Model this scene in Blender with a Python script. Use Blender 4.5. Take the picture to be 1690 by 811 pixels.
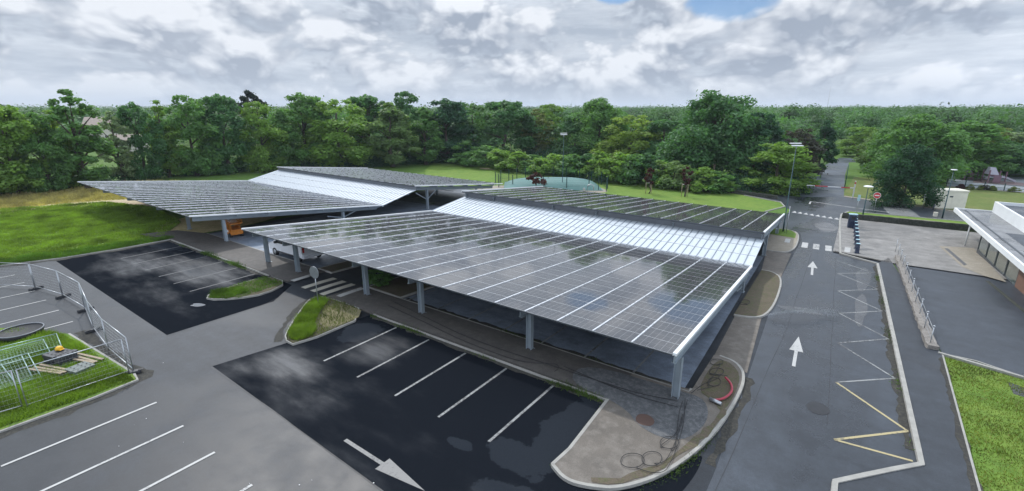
import bpy, bmesh, math, random
import numpy as np
from mathutils import Vector, Matrix
D = bpy.data
SC = bpy.context.scene
COL = SC.collection
for o in list(D.objects): D.objects.remove(o)
R = math.radians

# ------------------------------------------------------------------ camera
CAMH, FPX, CX, CY, HZ = 11.6, 798.0, 845.0, 405.5, 179.0
PITCH = math.atan((CY - HZ) / FPX)
YAW = R(35.514)                                   # heading is turned left of +Y
cd = D.cameras.new('camera'); cam = D.objects.new('camera', cd); COL.objects.link(cam)
cam.location = (0, 0, CAMH); cam.rotation_euler = (math.pi / 2 - PITCH, 0, YAW)
cd.sensor_width = 36; cd.lens = 36 * FPX / 1690; cd.clip_start = 0.3; cd.clip_end = 9000
SC.camera = cam
SC.view_settings.view_transform = 'Standard'; SC.view_settings.look = 'None'
SC.view_settings.gamma = 1; SC.view_settings.exposure = 0.0
SC.cycles.max_bounces = 6; SC.cycles.diffuse_bounces = 3; SC.cycles.glossy_bounces = 3
SC.cycles.transmission_bounces = 4; SC.cycles.transparent_max_bounces = 6
SC.cycles.caustics_reflective = False; SC.cycles.caustics_refractive = False

HAZE_D = .00018
# ------------------------------------------------------------------ sun and sky
SUN_EL, SUN_AZ = R(48), R(-64)                    # azimuth from +Y, clockwise positive
SUNV = Vector((math.sin(SUN_AZ) * math.cos(SUN_EL), math.cos(SUN_AZ) * math.cos(SUN_EL), math.sin(SUN_EL)))
sl = D.lights.new('sun', 'SUN'); sl.energy = 2.4; sl.angle = R(1.5); sl.color = (1.0, 0.97, 0.93)
so = D.objects.new('sun', sl); COL.objects.link(so); so.rotation_euler = SUNV.to_track_quat('Z', 'Y').to_euler()
so.location = (0, 0, 60)

class Nodes:
    """small node-graph helper"""
    def __init__(s, nt): s.nt = nt
    def n(s, t, props=None, **inp):
        nd = s.nt.nodes.new('ShaderNode' + t)
        for k, v in (props or {}).items(): setattr(nd, k, v)
        for k, v in inp.items():
            key = int(k[1:]) if k[0] == '_' and k[1:].isdigit() else k.replace('__', ' ')
            s.set(nd.inputs[key], v)
        return nd
    def set(s, sock, v):
        if isinstance(v, bpy.types.NodeSocket): s.nt.links.new(v, sock)
        elif isinstance(v, bpy.types.Node): s.nt.links.new(v.outputs[0], sock)
        else:
            if isinstance(v, (tuple, list)) and len(v) == 3 and sock.type == 'RGBA': v = (*v, 1)
            sock.default_value = v
    def math(s, op, a, b=0.0, c=0.0, clamp=False):
        return s.n('Math', dict(operation=op, use_clamp=clamp), _0=a, _1=b, _2=c).outputs[0]
    def noise(s, vec, scale, detail=4, rough=.5, dist=0.0, dim='3D'):
        return s.n('TexNoise', dict(noise_dimensions=dim), Vector=vec, Scale=scale, Detail=detail, Roughness=rough, Distortion=dist).outputs[0]
    def step(s, v, a, b):
        return s.n('MapRange', dict(interpolation_type='SMOOTHSTEP'), _0=v, _1=a, _2=b, _3=0.0, _4=1.0).outputs[0]
    def remap(s, v, a, b, c, d):
        return s.n('MapRange', dict(clamp=True), _0=v, _1=a, _2=b, _3=c, _4=d).outputs[0]
    def mix(s, f, a, b, mode='MIX'):
        nd = s.nt.nodes.new('ShaderNodeMix'); nd.data_type = 'RGBA'; nd.blend_type = mode
        s.set(nd.inputs[0], f); s.set(nd.inputs[6], a); s.set(nd.inputs[7], b)
        return nd.outputs[2]
    def vscale(s, v, sc):
        return s.n('VectorMath', dict(operation='MULTIPLY'), _0=v, _1=sc).outputs[0]
    def vadd(s, v, w):
        return s.n('VectorMath', dict(operation='ADD'), _0=v, _1=w).outputs[0]

W = D.worlds.new('World'); SC.world = W; W.use_nodes = True
nt = W.node_tree; nt.nodes.clear(); K = Nodes(nt)
sky = nt.nodes.new('ShaderNodeTexSky'); sky.sky_type = 'NISHITA'; sky.sun_disc = False
sky.sun_elevation = SUN_EL; sky.sun_rotation = SUN_AZ
dirv = K.n('TexCoord').outputs['Generated']
sep = K.n('SeparateXYZ', None, _0=dirv)
dz = sep.outputs['Z']
cv = K.vscale(dirv, (1.0, 1.0, 1.55))
warp = K.n('TexNoise', None, Vector=cv, Scale=3.0, Detail=4.0).outputs['Color']
cvw = K.vadd(cv, K.vscale(K.vadd(warp, (-.5, -.5, -.5)), (.16, .16, .14)))
def billow(v, sc, det):        # rounded cauliflower heads: inverted ridges over a broad swell
    vo = K.n('TexVoronoi', dict(feature='F1'), Vector=v, Scale=sc * 1.9, Detail=det, Roughness=.55, Lacunarity=2.2).outputs['Distance']
    return K.math('SUBTRACT', K.math('ADD', K.math('MULTIPLY', K.noise(v, sc, 6, .55), .75), .42), K.math('MULTIPLY', vo, .38))
n1 = billow(cvw, 4.0, 3.2)
n1u = billow(K.vadd(cvw, (SUNV.x * .012, SUNV.y * .012, .055)), 4.0, 2.0)
n2 = K.noise(cv, 1.9, 4, .5)
n3 = K.noise(K.vscale(dirv, (1.2, 1.2, 8.0)), 3.4, 8, .62)        # flat streaks near the horizon
lit = K.remap(K.math('SUBTRACT', n1, n1u), -.13, .13, 0, 1)        # tops that face the light
body = K.remap(K.math('ADD', K.math('MULTIPLY', lit, .80), K.math('MULTIPLY', n2, .80)), .42, 1.10, 0, 1)
puff = K.mix(body, (.37, .43, .52), (.87, .91, .955))
streak = K.mix(K.remap(n3, .36, .64, 0, 1), (.45, .52, .61), (.74, .80, .865))
low = K.remap(dz, .0, .05, 1, 0)
edge = K.step(n1, .27, .42)
cloudc = K.mix(K.math('MULTIPLY', edge, K.math('SUBTRACT', 1.0, K.math('MULTIPLY', low, .7))), streak, puff)
# high cloud towards the sun is thinner and brighter
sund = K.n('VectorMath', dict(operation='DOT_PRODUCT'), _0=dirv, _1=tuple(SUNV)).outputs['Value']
glow = K.math('MULTIPLY', K.step(sund, .58, .88), K.step(dz, .15, .36))
cloudc = K.mix(1.0, cloudc, K.mix(glow, (1, 1, 1), (2.3, 2.26, 2.2)), 'MULTIPLY')
cloudc = K.mix(1.0, cloudc, K.mix(K.step(dz, .17, .42), (1, 1, 1.02), (1.22, 1.26, 1.34)), 'MULTIPLY')
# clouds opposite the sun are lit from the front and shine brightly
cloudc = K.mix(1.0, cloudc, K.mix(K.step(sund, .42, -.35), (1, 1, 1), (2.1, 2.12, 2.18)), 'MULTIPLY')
skyc = K.mix(1.0, sky.outputs[0], (.55, .78, 1.05), 'MULTIPLY')
def hole(c, s, r): return K.step(K.n('VectorMath', dict(operation='DISTANCE'), _0=K.vscale(dirv, s), _1=tuple(a * b_ for a, b_ in zip(c, s))).outputs['Value'], r, r * .15)
holes = K.math('MAXIMUM', hole((-.214, .961, .176), (1, 1, 2.4), .16), hole((-.40, .90, .20), (1, 1, 2.6), .09))
cover = K.math('SUBTRACT', 1.0, K.step(K.math('SUBTRACT', holes, K.math('MULTIPLY', n1, 1.35)), -.02, .30))
hz_c = K.mix(K.remap(dz, -.02, .08, .40, 0), cloudc, (.62, .68, .76))
STR = .10
cl = K.n('VectorMath', dict(operation='SCALE'), _0=hz_c, Scale=1.0 / STR).outputs[0]
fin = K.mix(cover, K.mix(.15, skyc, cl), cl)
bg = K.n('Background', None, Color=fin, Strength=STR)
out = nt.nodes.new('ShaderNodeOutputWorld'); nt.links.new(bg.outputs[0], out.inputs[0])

# ------------------------------------------------------------------ terrain and pixel helpers
def gz(y): return -0.035 * min(max(y - 18.0, 0.0), 45.0)
_cp, _sp, _cy, _sy = math.cos(PITCH), math.sin(PITCH), math.cos(YAW), math.sin(YAW)
def ray(px, py):
    a, b = (px - CX) / FPX, -(py - CY) / FPX
    fw, up = _cp + b * _sp, -_sp + b * _cp
    return Vector((a * _cy - fw * _sy, a * _sy + fw * _cy, up))
def gp(px, py, z):
    r = ray(px, py); t = (z - CAMH) / r.z
    return Vector((r.x * t, r.y * t, z))
def g(px, py):
    z = 0.0
    for _ in range(50):
        p = gp(px, py, z); z = .5 * z + .5 * gz(p.y)
    return p
def depth(p): return (-p[0] * _sy + p[1] * _cy) * _cp - (p[2] - CAMH) * _sp
def ztop(px, py, base):
    r = ray(px, py); t = math.hypot(base[0], base[1]) / math.hypot(r.x, r.y)
    return CAMH + r.z * t
def proj(x, y, z):
    rr = x * _cy + y * _sy; fw = -x * _sy + y * _cy; u = z - CAMH
    d = fw * _cp - u * _sp
    return (CX + FPX * rr / d, CY - FPX * (fw * _sp + u * _cp) / d) if d > .1 else (-9999, 0)

# ------------------------------------------------------------------ materials
MATS = {}
def mat(name, color=(.5, .5, .5), rough=.6, metal=0.0, spec=.5):
    m = D.materials.new(name); m.use_nodes = True
    b = m.node_tree.nodes['Principled BSDF']
    b.inputs['Base Color'].default_value = (*color, 1); b.inputs['Roughness'].default_value = rough
    b.inputs['Metallic'].default_value = metal; b.inputs['Specular IOR Level'].default_value = spec
    MATS[name] = m
    return m, Nodes(m.node_tree), b
def simple(name, color, rough=.6, metal=0.0, var=.12, scale=3.0, spec=.5, bump=0.0):
    """plain surface with faint mottling, so nothing is perfectly uniform"""
    m, k, b = mat(name, color, rough, metal, spec)
    pos = k.n('NewGeometry').outputs['Position']
    n = k.noise(pos, scale, 5, .6)
    k.set(b.inputs['Base Color'], k.mix(1.0, tuple(color), k.mix(n, (1 - var * 2,) * 3, (1 + var,) * 3), 'MULTIPLY'))
    k.set(b.inputs['Roughness'], k.remap(n, .3, .7, max(rough - .1, .02), min(rough + .1, 1)))
    if bump:
        bn = k.n('Bump', None, Strength=bump, Distance=.02, Height=k.noise(pos, scale * 8, 3)); k.set(b.inputs['Normal'], bn)
    return m
def asphalt(name, base, wet_lo, wet_hi, rough_dry=.55, rough_wet=.16, wscale=.16, tint=(.82, .99, 1.24), stretch=(1, 1, 1), grain=.3):
    """bitumen with stone grain, worn patches and rain-wet areas (wet where the slow noise passes wet_lo..wet_hi)"""
    m, k, b = mat(name, (base,) * 3, rough_dry)
    pos = k.n('NewGeometry').outputs['Position']
    slow = k.noise(k.vscale(pos, stretch), wscale, 5, .55, .6)
    mid = k.noise(pos, .9, 5, .65); fine = k.noise(pos, 38, 2, .7); streak = k.noise(k.vscale(pos, (.25, 2.2, 1)), .8, 3)
    wet = k.step(slow, wet_lo, wet_hi)
    tone = k.math('MULTIPLY', k.remap(mid, .25, .75, .62, 1.32), k.remap(fine, .3, .7, 1 - grain, 1 + grain))
    tone = k.math('MULTIPLY', tone, k.remap(streak, .3, .7, .90, 1.08))
    tone = k.math('MULTIPLY', tone, k.remap(k.noise(pos, 5.5, 4, .75), .32, .68, .84, 1.14))
    tone = k.math('MULTIPLY', tone, k.remap(wet, 0, 1, 1.0, .52))
    k.set(b.inputs['Base Color'], k.mix(1.0, tuple(base * t for t in tint), k.n('CombineColor', None, _0=tone, _1=tone, _2=tone).outputs[0], 'MULTIPLY'))
    rw = k.math('ADD', rough_wet, k.remap(mid, .35, .7, 0, .14))
    mr = k.n('Mix', None); k.set(mr.inputs[0], wet); k.set(mr.inputs[2], rough_dry); k.set(mr.inputs[3], rw)
    k.set(b.inputs['Roughness'], mr.outputs[0])
    bm_ = k.n('Bump', None, Strength=k.remap(wet, 0, 1, .5, .1), Distance=.012, Height=fine); k.set(b.inputs['Normal'], bm_)
    return m
M_ASPH = asphalt('old_asphalt', .030, .44, .66, .56, .32, .11)
def wet_tarmac(name, pools, dries, base=.0115, film_sheen=.021):
    """black sealed tarmac; pools are wet shallows (x, y, rx, ry, strength) that mirror the sky"""
    m, k, b = mat(name, (base,) * 3, .55)
    pos = k.n('NewGeometry').outputs['Position']
    fine = k.noise(pos, 38, 2, .7); mid = k.noise(pos, .9, 5, .65); wob = k.noise(k.vscale(pos, (.7, 1.5, 1)), .55, 6, .6)
    acc = None
    for x, y, rx, ry, st in pools:
        dd = k.n('VectorMath', dict(operation='LENGTH'), _0=k.vscale(k.vadd(pos, (-x, -y, 0)), (1 / rx, 1 / ry, 0))).outputs['Value']
        e = k.math('MULTIPLY', k.remap(dd, 0, 1.5, 1, 0), st); acc = e if acc is None else k.math('MAXIMUM', acc, e)
    wet = k.step(k.math('ADD', acc, k.math('MULTIPLY', k.math('SUBTRACT', wob, .5), 1.0)), .15, 1.05)
    dry = None
    for x, y, rx, ry in dries:
        dd = k.n('VectorMath', dict(operation='LENGTH'), _0=k.vscale(k.vadd(pos, (-x, -y, 0)), (1 / rx, 1 / ry, 0))).outputs['Value']
        e = k.remap(dd, 0, 2, 1, 0); dry = e if dry is None else k.math('MAXIMUM', dry, e)
    dry = k.step(k.math('ADD', dry, k.math('MULTIPLY', k.math('SUBTRACT', k.noise(pos, .9, 7, .6), .5), .9)), .49, .535)
    streak = k.remap(k.noise(k.vscale(pos, (.35, 2.4, 1)), .9, 5, .6), .3, .7, .55, 1)
    wet = k.math('MULTIPLY', wet, streak)
    col = k.mix(wet, (base * .8, base * .98, base * 1.3), (film_sheen * .72, film_sheen * 1.0, film_sheen * 1.4))  # wet pools also painted lighter and bluer, as sky sheen put into the colour
    col = k.mix(dry, col, (.020, .024, .030))
    k.set(b.inputs['Base Color'], k.mix(1.0, col, k.mix(fine, (.6,) * 3, (1.4,) * 3), 'MULTIPLY'))
    k.set(b.inputs['Specular IOR Level'], k.remap(wet, 0, 1, .0, .40)); k.set(b.inputs['Roughness'], k.remap(wet, 0, 1, .75, .22))
    k.set(b.inputs['Normal'], k.n('Bump', None, Strength=k.remap(wet, 0, 1, .35, .12), Distance=.012, Height=fine))
    return m
for m_ in (M_ASPH,): m_.node_tree.nodes['Principled BSDF'].inputs['Specular IOR Level'].default_value = .30
M_DARK = wet_tarmac('dark_asphalt', [(-20.3, 10.4, 2.8, 1.5, 1), (-18.2, 13.8, 1.9, 1.7, .9), (-38.5, 14.3, 5.5, 2.0, 1.05), (-44, 12.2, 5.5, 2.6, .75), (-36, 10.6, 6, 1.8, .45), (-18.5, 8.7, 3, .9, .5), (-21.8, 9, 1.8, 1.2, .6), (-17, 9.6, 6, 2.6, .42), (-12, 8.2, 3, .8, .4), (-6.8, 9.3, 2.4, 1.3, .5)], [(-7.4, 13.8, .9, 2.2), (-7.9, 11.6, 1.3, .8), (-7.0, 9.8, 1.6, .7), (-10.1, 10.9, .55, .3), (-20.4, 14.6, 1.0, 1.2), (-48.5, 15.6, 3.0, .9)])
M_UNDER = asphalt('sheltered_asphalt', .21, .5, .7, .6, .3, .12)
M_ROAD = asphalt('road_asphalt', .046, .38, .62, .40, .17, .14, stretch=(1.6, .45, 1))
M_WALK = asphalt('new_footway_asphalt', .034, .55, .7, .5, .25, .2)
M_YARD = asphalt('yard_asphalt', .045, .45, .7, .5, .28, .1)
M_PALE = asphalt('pale_yard_tarmac', .20, .52, .75, .65, .35, .12, tint=(1.05, 1.0, .93))
M_FAR = asphalt('lane_asphalt', .085, .46, .6, .5, .26, .1)
def ground(name, cols, scale=.6, bump=.4, rough=.9, fine=14):
    m, k, b = mat(name, cols[0], rough, 0, .2)
    pos = k.n('NewGeometry').outputs['Position']
    a = k.noise(pos, scale, 6, .6); c = k.noise(pos, scale * 5, 4, .6); f = k.noise(pos, fine, 3, .7)
    col = k.mix(k.remap(a, .32, .68, 0, 1), cols[0], cols[1])
    col = k.mix(k.remap(c, .45, .72, 0, .8), col, cols[2])
    col = k.mix(1.0, col, k.mix(f, (.55,) * 3, (1.4,) * 3), 'MULTIPLY')
    k.set(b.inputs['Base Color'], col)
    k.set(b.inputs['Normal'], k.n('Bump', None, Strength=bump, Distance=.06, Height=f))
    return m
M_LAWN = ground('lawn_grass', [(.115, .205, .032), (.165, .235, .042), (.08, .15, .025)], .35, .6)
M_FIELD = ground('field_grass', [(.075, .15, .025), (.10, .17, .03), (.06, .12, .02)], .06, .6, fine=3)
M_MEADOW = ground('dry_meadow', [(.44, .38, .19), (.36, .34, .14), (.52, .45, .25)], .3, .6, fine=4)
M_DIRT = ground('dirt_track', [(.52, .42, .30), (.46, .37, .25), (.36, .31, .17)], .4, .3)
M_STRAW = ground('straw_soil', [(.58, .47, .26), (.36, .32, .13), (.66, .55, .32)], .5, .6)
M_SOIL = ground('trodden_soil', [(.13, .105, .078), (.10, .085, .06), (.085, .10, .04)], .8, .5)
M_CONC = ground('tan_concrete', [(.170, .150, .128), (.120, .108, .094), (.215, .195, .17)], .5, .2, .7, 25)
M_STRIP = ground('footway_tarmac', [(.10, .092, .084), (.078, .073, .068), (.125, .115, .104)], .6, .3, .65, 30)
M_GRAV = ground('grey_gravel', [(.13, .135, .14), (.08, .085, .09), (.20, .20, .20)], 1.2, .8, .6, 22)
M_SANDP = ground('sandy_path', [(.30, .265, .215), (.25, .225, .18), (.34, .31, .26)], .4, .2)
M_KERB = simple('kerb_stone', (.34, .33, .30), .8, 0, .25, 2.5, bump=.3)
def paint(name, c, wear):
    m, k, b = mat(name, c, .6)
    pos = k.n('NewGeometry').outputs['Position']
    w = k.math('ADD', k.math('MULTIPLY', k.noise(pos, 9, 6, .75), .6), k.math('MULTIPLY', k.noise(pos, .7, 3), .4))
    k.set(b.inputs['Base Color'], k.mix(k.step(w, wear - .06, wear + .08), c, (.07, .07, .07)))
    return m
M_WHITE = paint('white_road_paint', (.40, .40, .385), .57)
M_WORN = paint('worn_white_paint', (.24, .245, .24), .51)
M_YELL = paint('faded_yellow_paint', (.38, .32, .17), .56)
M_CREAM = paint('cream_road_paint', (.44, .42, .35), .64)
M_GALV = simple('painted_steel', (.34, .395, .435), .42, .35, .12, 2)
M_STEEL = simple('galvanised_tube', (.46, .48, .50), .38, .75, .15, 5)
M_DSTEEL = simple('dark_steel', (.07, .08, .09), .5, .3, .1, 4)
M_ALU = simple('aluminium_strip', (.78, .80, .82), .30, .55, .08, 3)
M_FASCIA = simple('grey_fascia', (.20, .215, .235), .5, .3, .15, 1.5)
M_WHITEP = simple('white_coated_panel', (.74, .76, .76), .45, 0, .05, 1.0)
M_RUBBER = simple('black_rubber', (.022, .022, .024), .7, 0, .2, 6, bump=.2)
M_PLAST = simple('black_plastic_block', (.045, .048, .055), .55, 0, .25, 6)
M_GREENP = simple('dark_green_post', (.018, .055, .05), .5, .2, .1, 4)
M_LAMPP = simple('dark_teal_pole', (.02, .06, .068), .4, .3, .1, 3)
M_WOOD = simple('weathered_wood', (.36, .29, .20), .85, 0, .25, 7)
M_BROWNW = simple('brown_boards', (.20, .11, .075), .7, 0, .25, 4)
M_RED = simple('sign_red', (.55, .03, .04), .4, 0, .05, 4)
M_SWHITE = simple('sign_white', (.78, .78, .78), .4, 0, .05, 4)
M_ORANGE = simple('orange_machine_paint', (.62, .21, .018), .45, 0, .2, 5)
M_VAN = simple('white_van_paint', (.74, .76, .79), .22, 0, .03, 1.5)
M_GLASSD, _k, _b = mat('dark_glass', (.015, .02, .022), .05)
M_TAIL = simple('red_lamp_lens', (.45, .02, .02), .2, 0, .05, 6)
M_HOSE = simple('red_hose', (.36, .035, .06), .42, 0, .12, 9)
M_YPL = simple('yellow_plastic', (.80, .45, .02), .5)
M_CAB = simple('cream_kiosk_wall', (.72, .69, .58), .7, 0, .1, 2)
M_NAVY = simple('navy_plastic', (.018, .030, .065), .4, 0, .15, 5)
M_DWALL = ground('shade_dark_wall', [(.055, .058, .05), (.035, .04, .03), (.10, .10, .09)], 1.0, .5)  # dark colour stands in for the shade on the backlit wall face
M_STONE = ground('rough_stone', [(.25, .23, .205), (.17, .155, .14), (.32, .30, .275)], 2.2, .8, .85, 9)
M_TANK = simple('green_tarpaulin', (.095, .20, .185), .75, 0, .08, .5)
M_HOUSEW = simple('cream_render', (.58, .54, .47), .85, 0, .08, .6)
M_TILE = simple('roof_tiles', (.30, .245, .205), .8, 0, .2, 1.5)
M_ROOFG = asphalt('grey_roof_membrane', .20, .50, .56, .45, .08, .35, tint=(1, 1.02, 1.05), grain=.08)
M_DARKROOF = asphalt('dark_roof_felt', .06, .5, .62, .5, .15, .3, grain=.15)
M_BARK = simple('bark', (.085, .068, .052), .95, 0, .3, 5, bump=.6)

# solar glass: cells, silver grid lines and frame, laid out per panel in UV
M_PV, k, b = mat('solar_glass', (.02, .022, .028), .09, 0, .5)
uv = k.n('UVMap').outputs[0]; su = k.n('SeparateXYZ', None, _0=uv); U, V = su.outputs[0], su.outputs[1]
def lines(x, n, w):
    fr = k.math('FRACT', k.math('MULTIPLY', x, n))
    dist = k.math('ABSOLUTE', k.math('SUBTRACT', fr, .5))
    return k.math('GREATER_THAN', dist, .5 - w * n * .5)
cellu = lines(U, 6, .010); cellv = lines(V, 6, .006); bus = lines(V, 36, .004)
halfl = k.math('LESS_THAN', k.math('ABSOLUTE', k.math('SUBTRACT', V, .5)), .006)
edge = k.math('MAXIMUM', k.math('GREATER_THAN', k.math('ABSOLUTE', k.math('SUBTRACT', U, .5)), .492),
              k.math('GREATER_THAN', k.math('ABSOLUTE', k.math('SUBTRACT', V, .5)), .484))
pos = k.n('NewGeometry').outputs['Position']
pvn = k.noise(pos, .35, 2)
base = k.mix(pvn, (.046, .048, .053), (.060, .060, .063))
base = k.mix(k.math('MULTIPLY', bus, .25), base, (.20, .20, .21))
base = k.mix(k.math('MULTIPLY', cellv, .28), base, (.30, .30, .31))
base = k.mix(k.math('MULTIPLY', k.math('MAXIMUM', cellu, halfl), .4), base, (.36, .36, .36))
base = k.mix(edge, base, (.36, .37, .38))
k.set(b.inputs['Base Color'], base); k.set(b.inputs['Roughness'], k.math('ADD', k.math('MULTIPLY', edge, .25), k.remap(k.noise(pos, .8, 4), .3, .7, .03, .08)))
b.inputs['IOR'].default_value = 1.6
# pale ribbed roof sheets
M_SHEET, k, b = mat('pale_roof_sheet', (.66, .70, .73), .5, 0, .3)
pos = k.n('NewGeometry').outputs['Position']
a = k.noise(k.vscale(pos, (3.0, .35, .35)), 1.3, 5, .6); c = k.noise(pos, .25, 2)
k.set(b.inputs['Base Color'], k.mix(a, (.42, .465, .50), (.58, .625, .655))); k.set(b.inputs['Roughness'], k.remap(c, .3, .7, .42, .6))
M_RIB = simple('roof_rib', (.22, .255, .30), .5, .2)
# leaf material: object colour tints each plant
def leafmat(name, amp=.4, trans=.34, cs=.55):
    m = D.materials.new(name); m.use_nodes = True; t = m.node_tree; t.nodes.clear(); k = Nodes(t)
    oi = k.n('ObjectInfo'); tc = k.n('TexCoord').outputs['Object']
    n = k.noise(tc, cs, 4, .6); n2_ = k.noise(tc, 3.0, 2, .5)
    c = k.mix(1.0, oi.outputs['Color'], k.mix(k.remap(n, .3, .7, 0, 1), (1 - amp,) * 3, (1 + amp, 1 + amp, 1 + amp * .6)), 'MULTIPLY')
    c = k.mix(1.0, c, k.mix(n2_, (.7, .75, .8), (1.3, 1.25, 1.1)), 'MULTIPLY')
    d = k.n('BsdfPrincipled', None, Base__Color=c, Roughness=.55); d.inputs['Specular IOR Level'].default_value = .25
    tr = k.n('BsdfTranslucent', None, Color=k.mix(1.0, c, (1.25, 1.35, .55), 'MULTIPLY'))
    mx = k.n('MixShader', None, _0=trans, _1=d.outputs[0], _2=tr.outputs[0])
    o = t.nodes.new('ShaderNodeOutputMaterial'); t.links.new(mx.outputs[0], o.inputs[0])
    return m
M_LEAF = leafmat('leaves', .38, .46); M_FARLEAF = leafmat('far_leaves', .78, .36, .05); M_BLADE = leafmat('grass_blades', .55, .4, .45)

# ------------------------------------------------------------------ object helpers
def tag(o, label=None, cat=None, group=None, kind=None):
    if label: o['label'] = label
    if cat: o['category'] = cat
    if group: o['group'] = group
    if kind: o['kind'] = kind
    return o
def empty(name, loc, label, cat, group=None, rz=0.0):
    o = D.objects.new(name, None); o.empty_display_size = .3; COL.objects.link(o)
    o.location = loc; o.rotation_euler = (0, 0, rz)
    return tag(o, label, cat, group)
def copy_tree(o, parent=None):
    c = o.copy(); COL.objects.link(c)
    if parent: c.parent = parent
    for ch in list(o.children): copy_tree(ch, c)
    return c
class MB:
    """collects shapes into one mesh"""
    def __init__(s): s.v = []; s.f = []; s.m = []; s.uv = {}; s.smooth = set()
    def poly(s, pts, mi=0, uv=None):
        i = len(s.v); s.v += [tuple(p) for p in pts]; s.f.append(tuple(range(i, i + len(pts)))); s.m.append(mi)
        if uv: s.uv[len(s.f) - 1] = uv
    def hexa(s, b, t, mi=0, uvtop=None):
        """box from 4 bottom and 4 top corners (counter-clockwise seen from above)"""
        i = len(s.v); s.v += [tuple(p) for p in b] + [tuple(p) for p in t]
        for q in ((3, 2, 1, 0), (4, 5, 6, 7), (0, 1, 5, 4), (1, 2, 6, 5), (2, 3, 7, 6), (3, 0, 4, 7)):
            s.f.append(tuple(i + a for a in q)); s.m.append(mi)
        if uvtop: s.uv[len(s.f) - 5] = uvtop
    def box(s, c, d, rz=0.0, mi=0):
        x, y, z = d[0] / 2, d[1] / 2, d[2] / 2; ca, sa = math.cos(rz), math.sin(rz)
        f = lambda a, b_, h: (c[0] + a * ca - b_ * sa, c[1] + a * sa + b_ * ca, c[2] + h)
        s.hexa([f(-x, -y, -z), f(x, -y, -z), f(x, y, -z), f(-x, y, -z)], [f(-x, -y, z), f(x, -y, z), f(x, y, z), f(-x, y, z)], mi)
    def bar(s, p, q, w, h, mi=0, up=(0, 0, 1)):
        p, q = Vector(p), Vector(q); d = (q - p).normalized(); up = Vector(up)
        if abs(d.dot(up)) > .98: up = Vector((0, 1, 0))
        a = d.cross(up).normalized(); n = a.cross(d).normalized()
        a *= w / 2; n *= h / 2
        s.hexa([p - a - n, p + a - n, q + a - n, q - a - n], [p - a + n, p + a + n, q + a + n, q - a + n], mi)
    def tube(s, pts, r, n=8, mi=0, caps=True):
        pts = [Vector(p) for p in pts]; rr = r if isinstance(r, (list, tuple)) else [r] * len(pts)
        i0 = len(s.v); ref = Vector((.3, .2, 1)).normalized()
        for i, p in enumerate(pts):
            d = (pts[min(i + 1, len(pts) - 1)] - pts[max(i - 1, 0)]).normalized()
            a = d.cross(ref)
            if a.length < 1e-3: a = d.cross(Vector((1, 0, 0)))
            a.normalize(); b_ = d.cross(a)
            for j in range(n):
                t = 2 * math.pi * j / n; s.v.append(tuple(p + (a * math.cos(t) + b_ * math.sin(t)) * rr[i]))
        for i in range(len(pts) - 1):
            for j in range(n):
                s.f.append((i0 + i * n + j, i0 + i * n + (j + 1) % n, i0 + (i + 1) * n + (j + 1) % n, i0 + (i + 1) * n + j)); s.m.append(mi); s.smooth.add(len(s.f) - 1)
        if caps:
            s.f.append(tuple(i0 + j for j in range(n))[::-1]); s.m.append(mi)
            s.f.append(tuple(i0 + (len(pts) - 1) * n + j for j in range(n))); s.m.append(mi)
    def lathe(s, c, prof, n=20, mi=0, axis='z'):
        i0 = len(s.v)
        for r, z in prof:
            for j in range(n):
                t = 2 * math.pi * j / n; a, b_ = r * math.cos(t), r * math.sin(t)
                p = (a, b_, z) if axis == 'z' else ((a, z, b_) if axis == 'y' else (z, a, b_))
                s.v.append((c[0] + p[0], c[1] + p[1], c[2] + p[2]))
        for i in range(len(prof) - 1):
            for j in range(n):
                s.f.append((i0 + i * n + j, i0 + i * n + (j + 1) % n, i0 + (i + 1) * n + (j + 1) % n, i0 + (i + 1) * n + j)); s.m.append(mi); s.smooth.add(len(s.f) - 1)
        s.f.append(tuple(i0 + j for j in range(n))[::-1]); s.m.append(mi)
        s.f.append(tuple(i0 + (len(prof) - 1) * n + j for j in range(n))); s.m.append(mi)
    def build(s, name, mats, parent=None, bevel=0.0, fix=True):
        me = D.meshes.new(name); me.from_pydata(s.v, [], s.f)
        for m_ in (mats if isinstance(mats, (list, tuple)) else [mats]): me.materials.append(m_)
        me.polygons.foreach_set('material_index', s.m)
        me.polygons.foreach_set('use_smooth', [i in s.smooth for i in range(len(s.f))])
        if s.uv:
            ul = me.uv_layers.new(name='UVMap')
            for fi, u in s.uv.items():
                for li, c in zip(me.polygons[fi].loop_indices, u): ul.data[li].uv = c
        if fix and not s.uv:
            bm = bmesh.new(); bm.from_mesh(me); bmesh.ops.recalc_face_normals(bm, faces=bm.faces)
            if bevel: bmesh.ops.remove_doubles(bm, verts=bm.verts, dist=.0005); bmesh.ops.bevel(bm, geom=[e for e in bm.edges if e.calc_face_angle(0) > .5], offset=bevel, segments=2, affect='EDGES', clamp_overlap=True)
            bm.to_mesh(me); bm.free()
        me.update(); o = D.objects.new(name, me); COL.objects.link(o)
        if parent: o.parent = parent
        return o
def struct(o): o['kind'] = 'structure'; return o
def drape(bm, off):
    for y in (18.0, 63.0):
        bmesh.ops.bisect_plane(bm, geom=bm.verts[:] + bm.edges[:] + bm.faces[:], plane_co=(0, y, 0), plane_no=(0, 1, 0))
    for v in bm.verts: v.co.z = gz(v.co.y) + off
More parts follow.
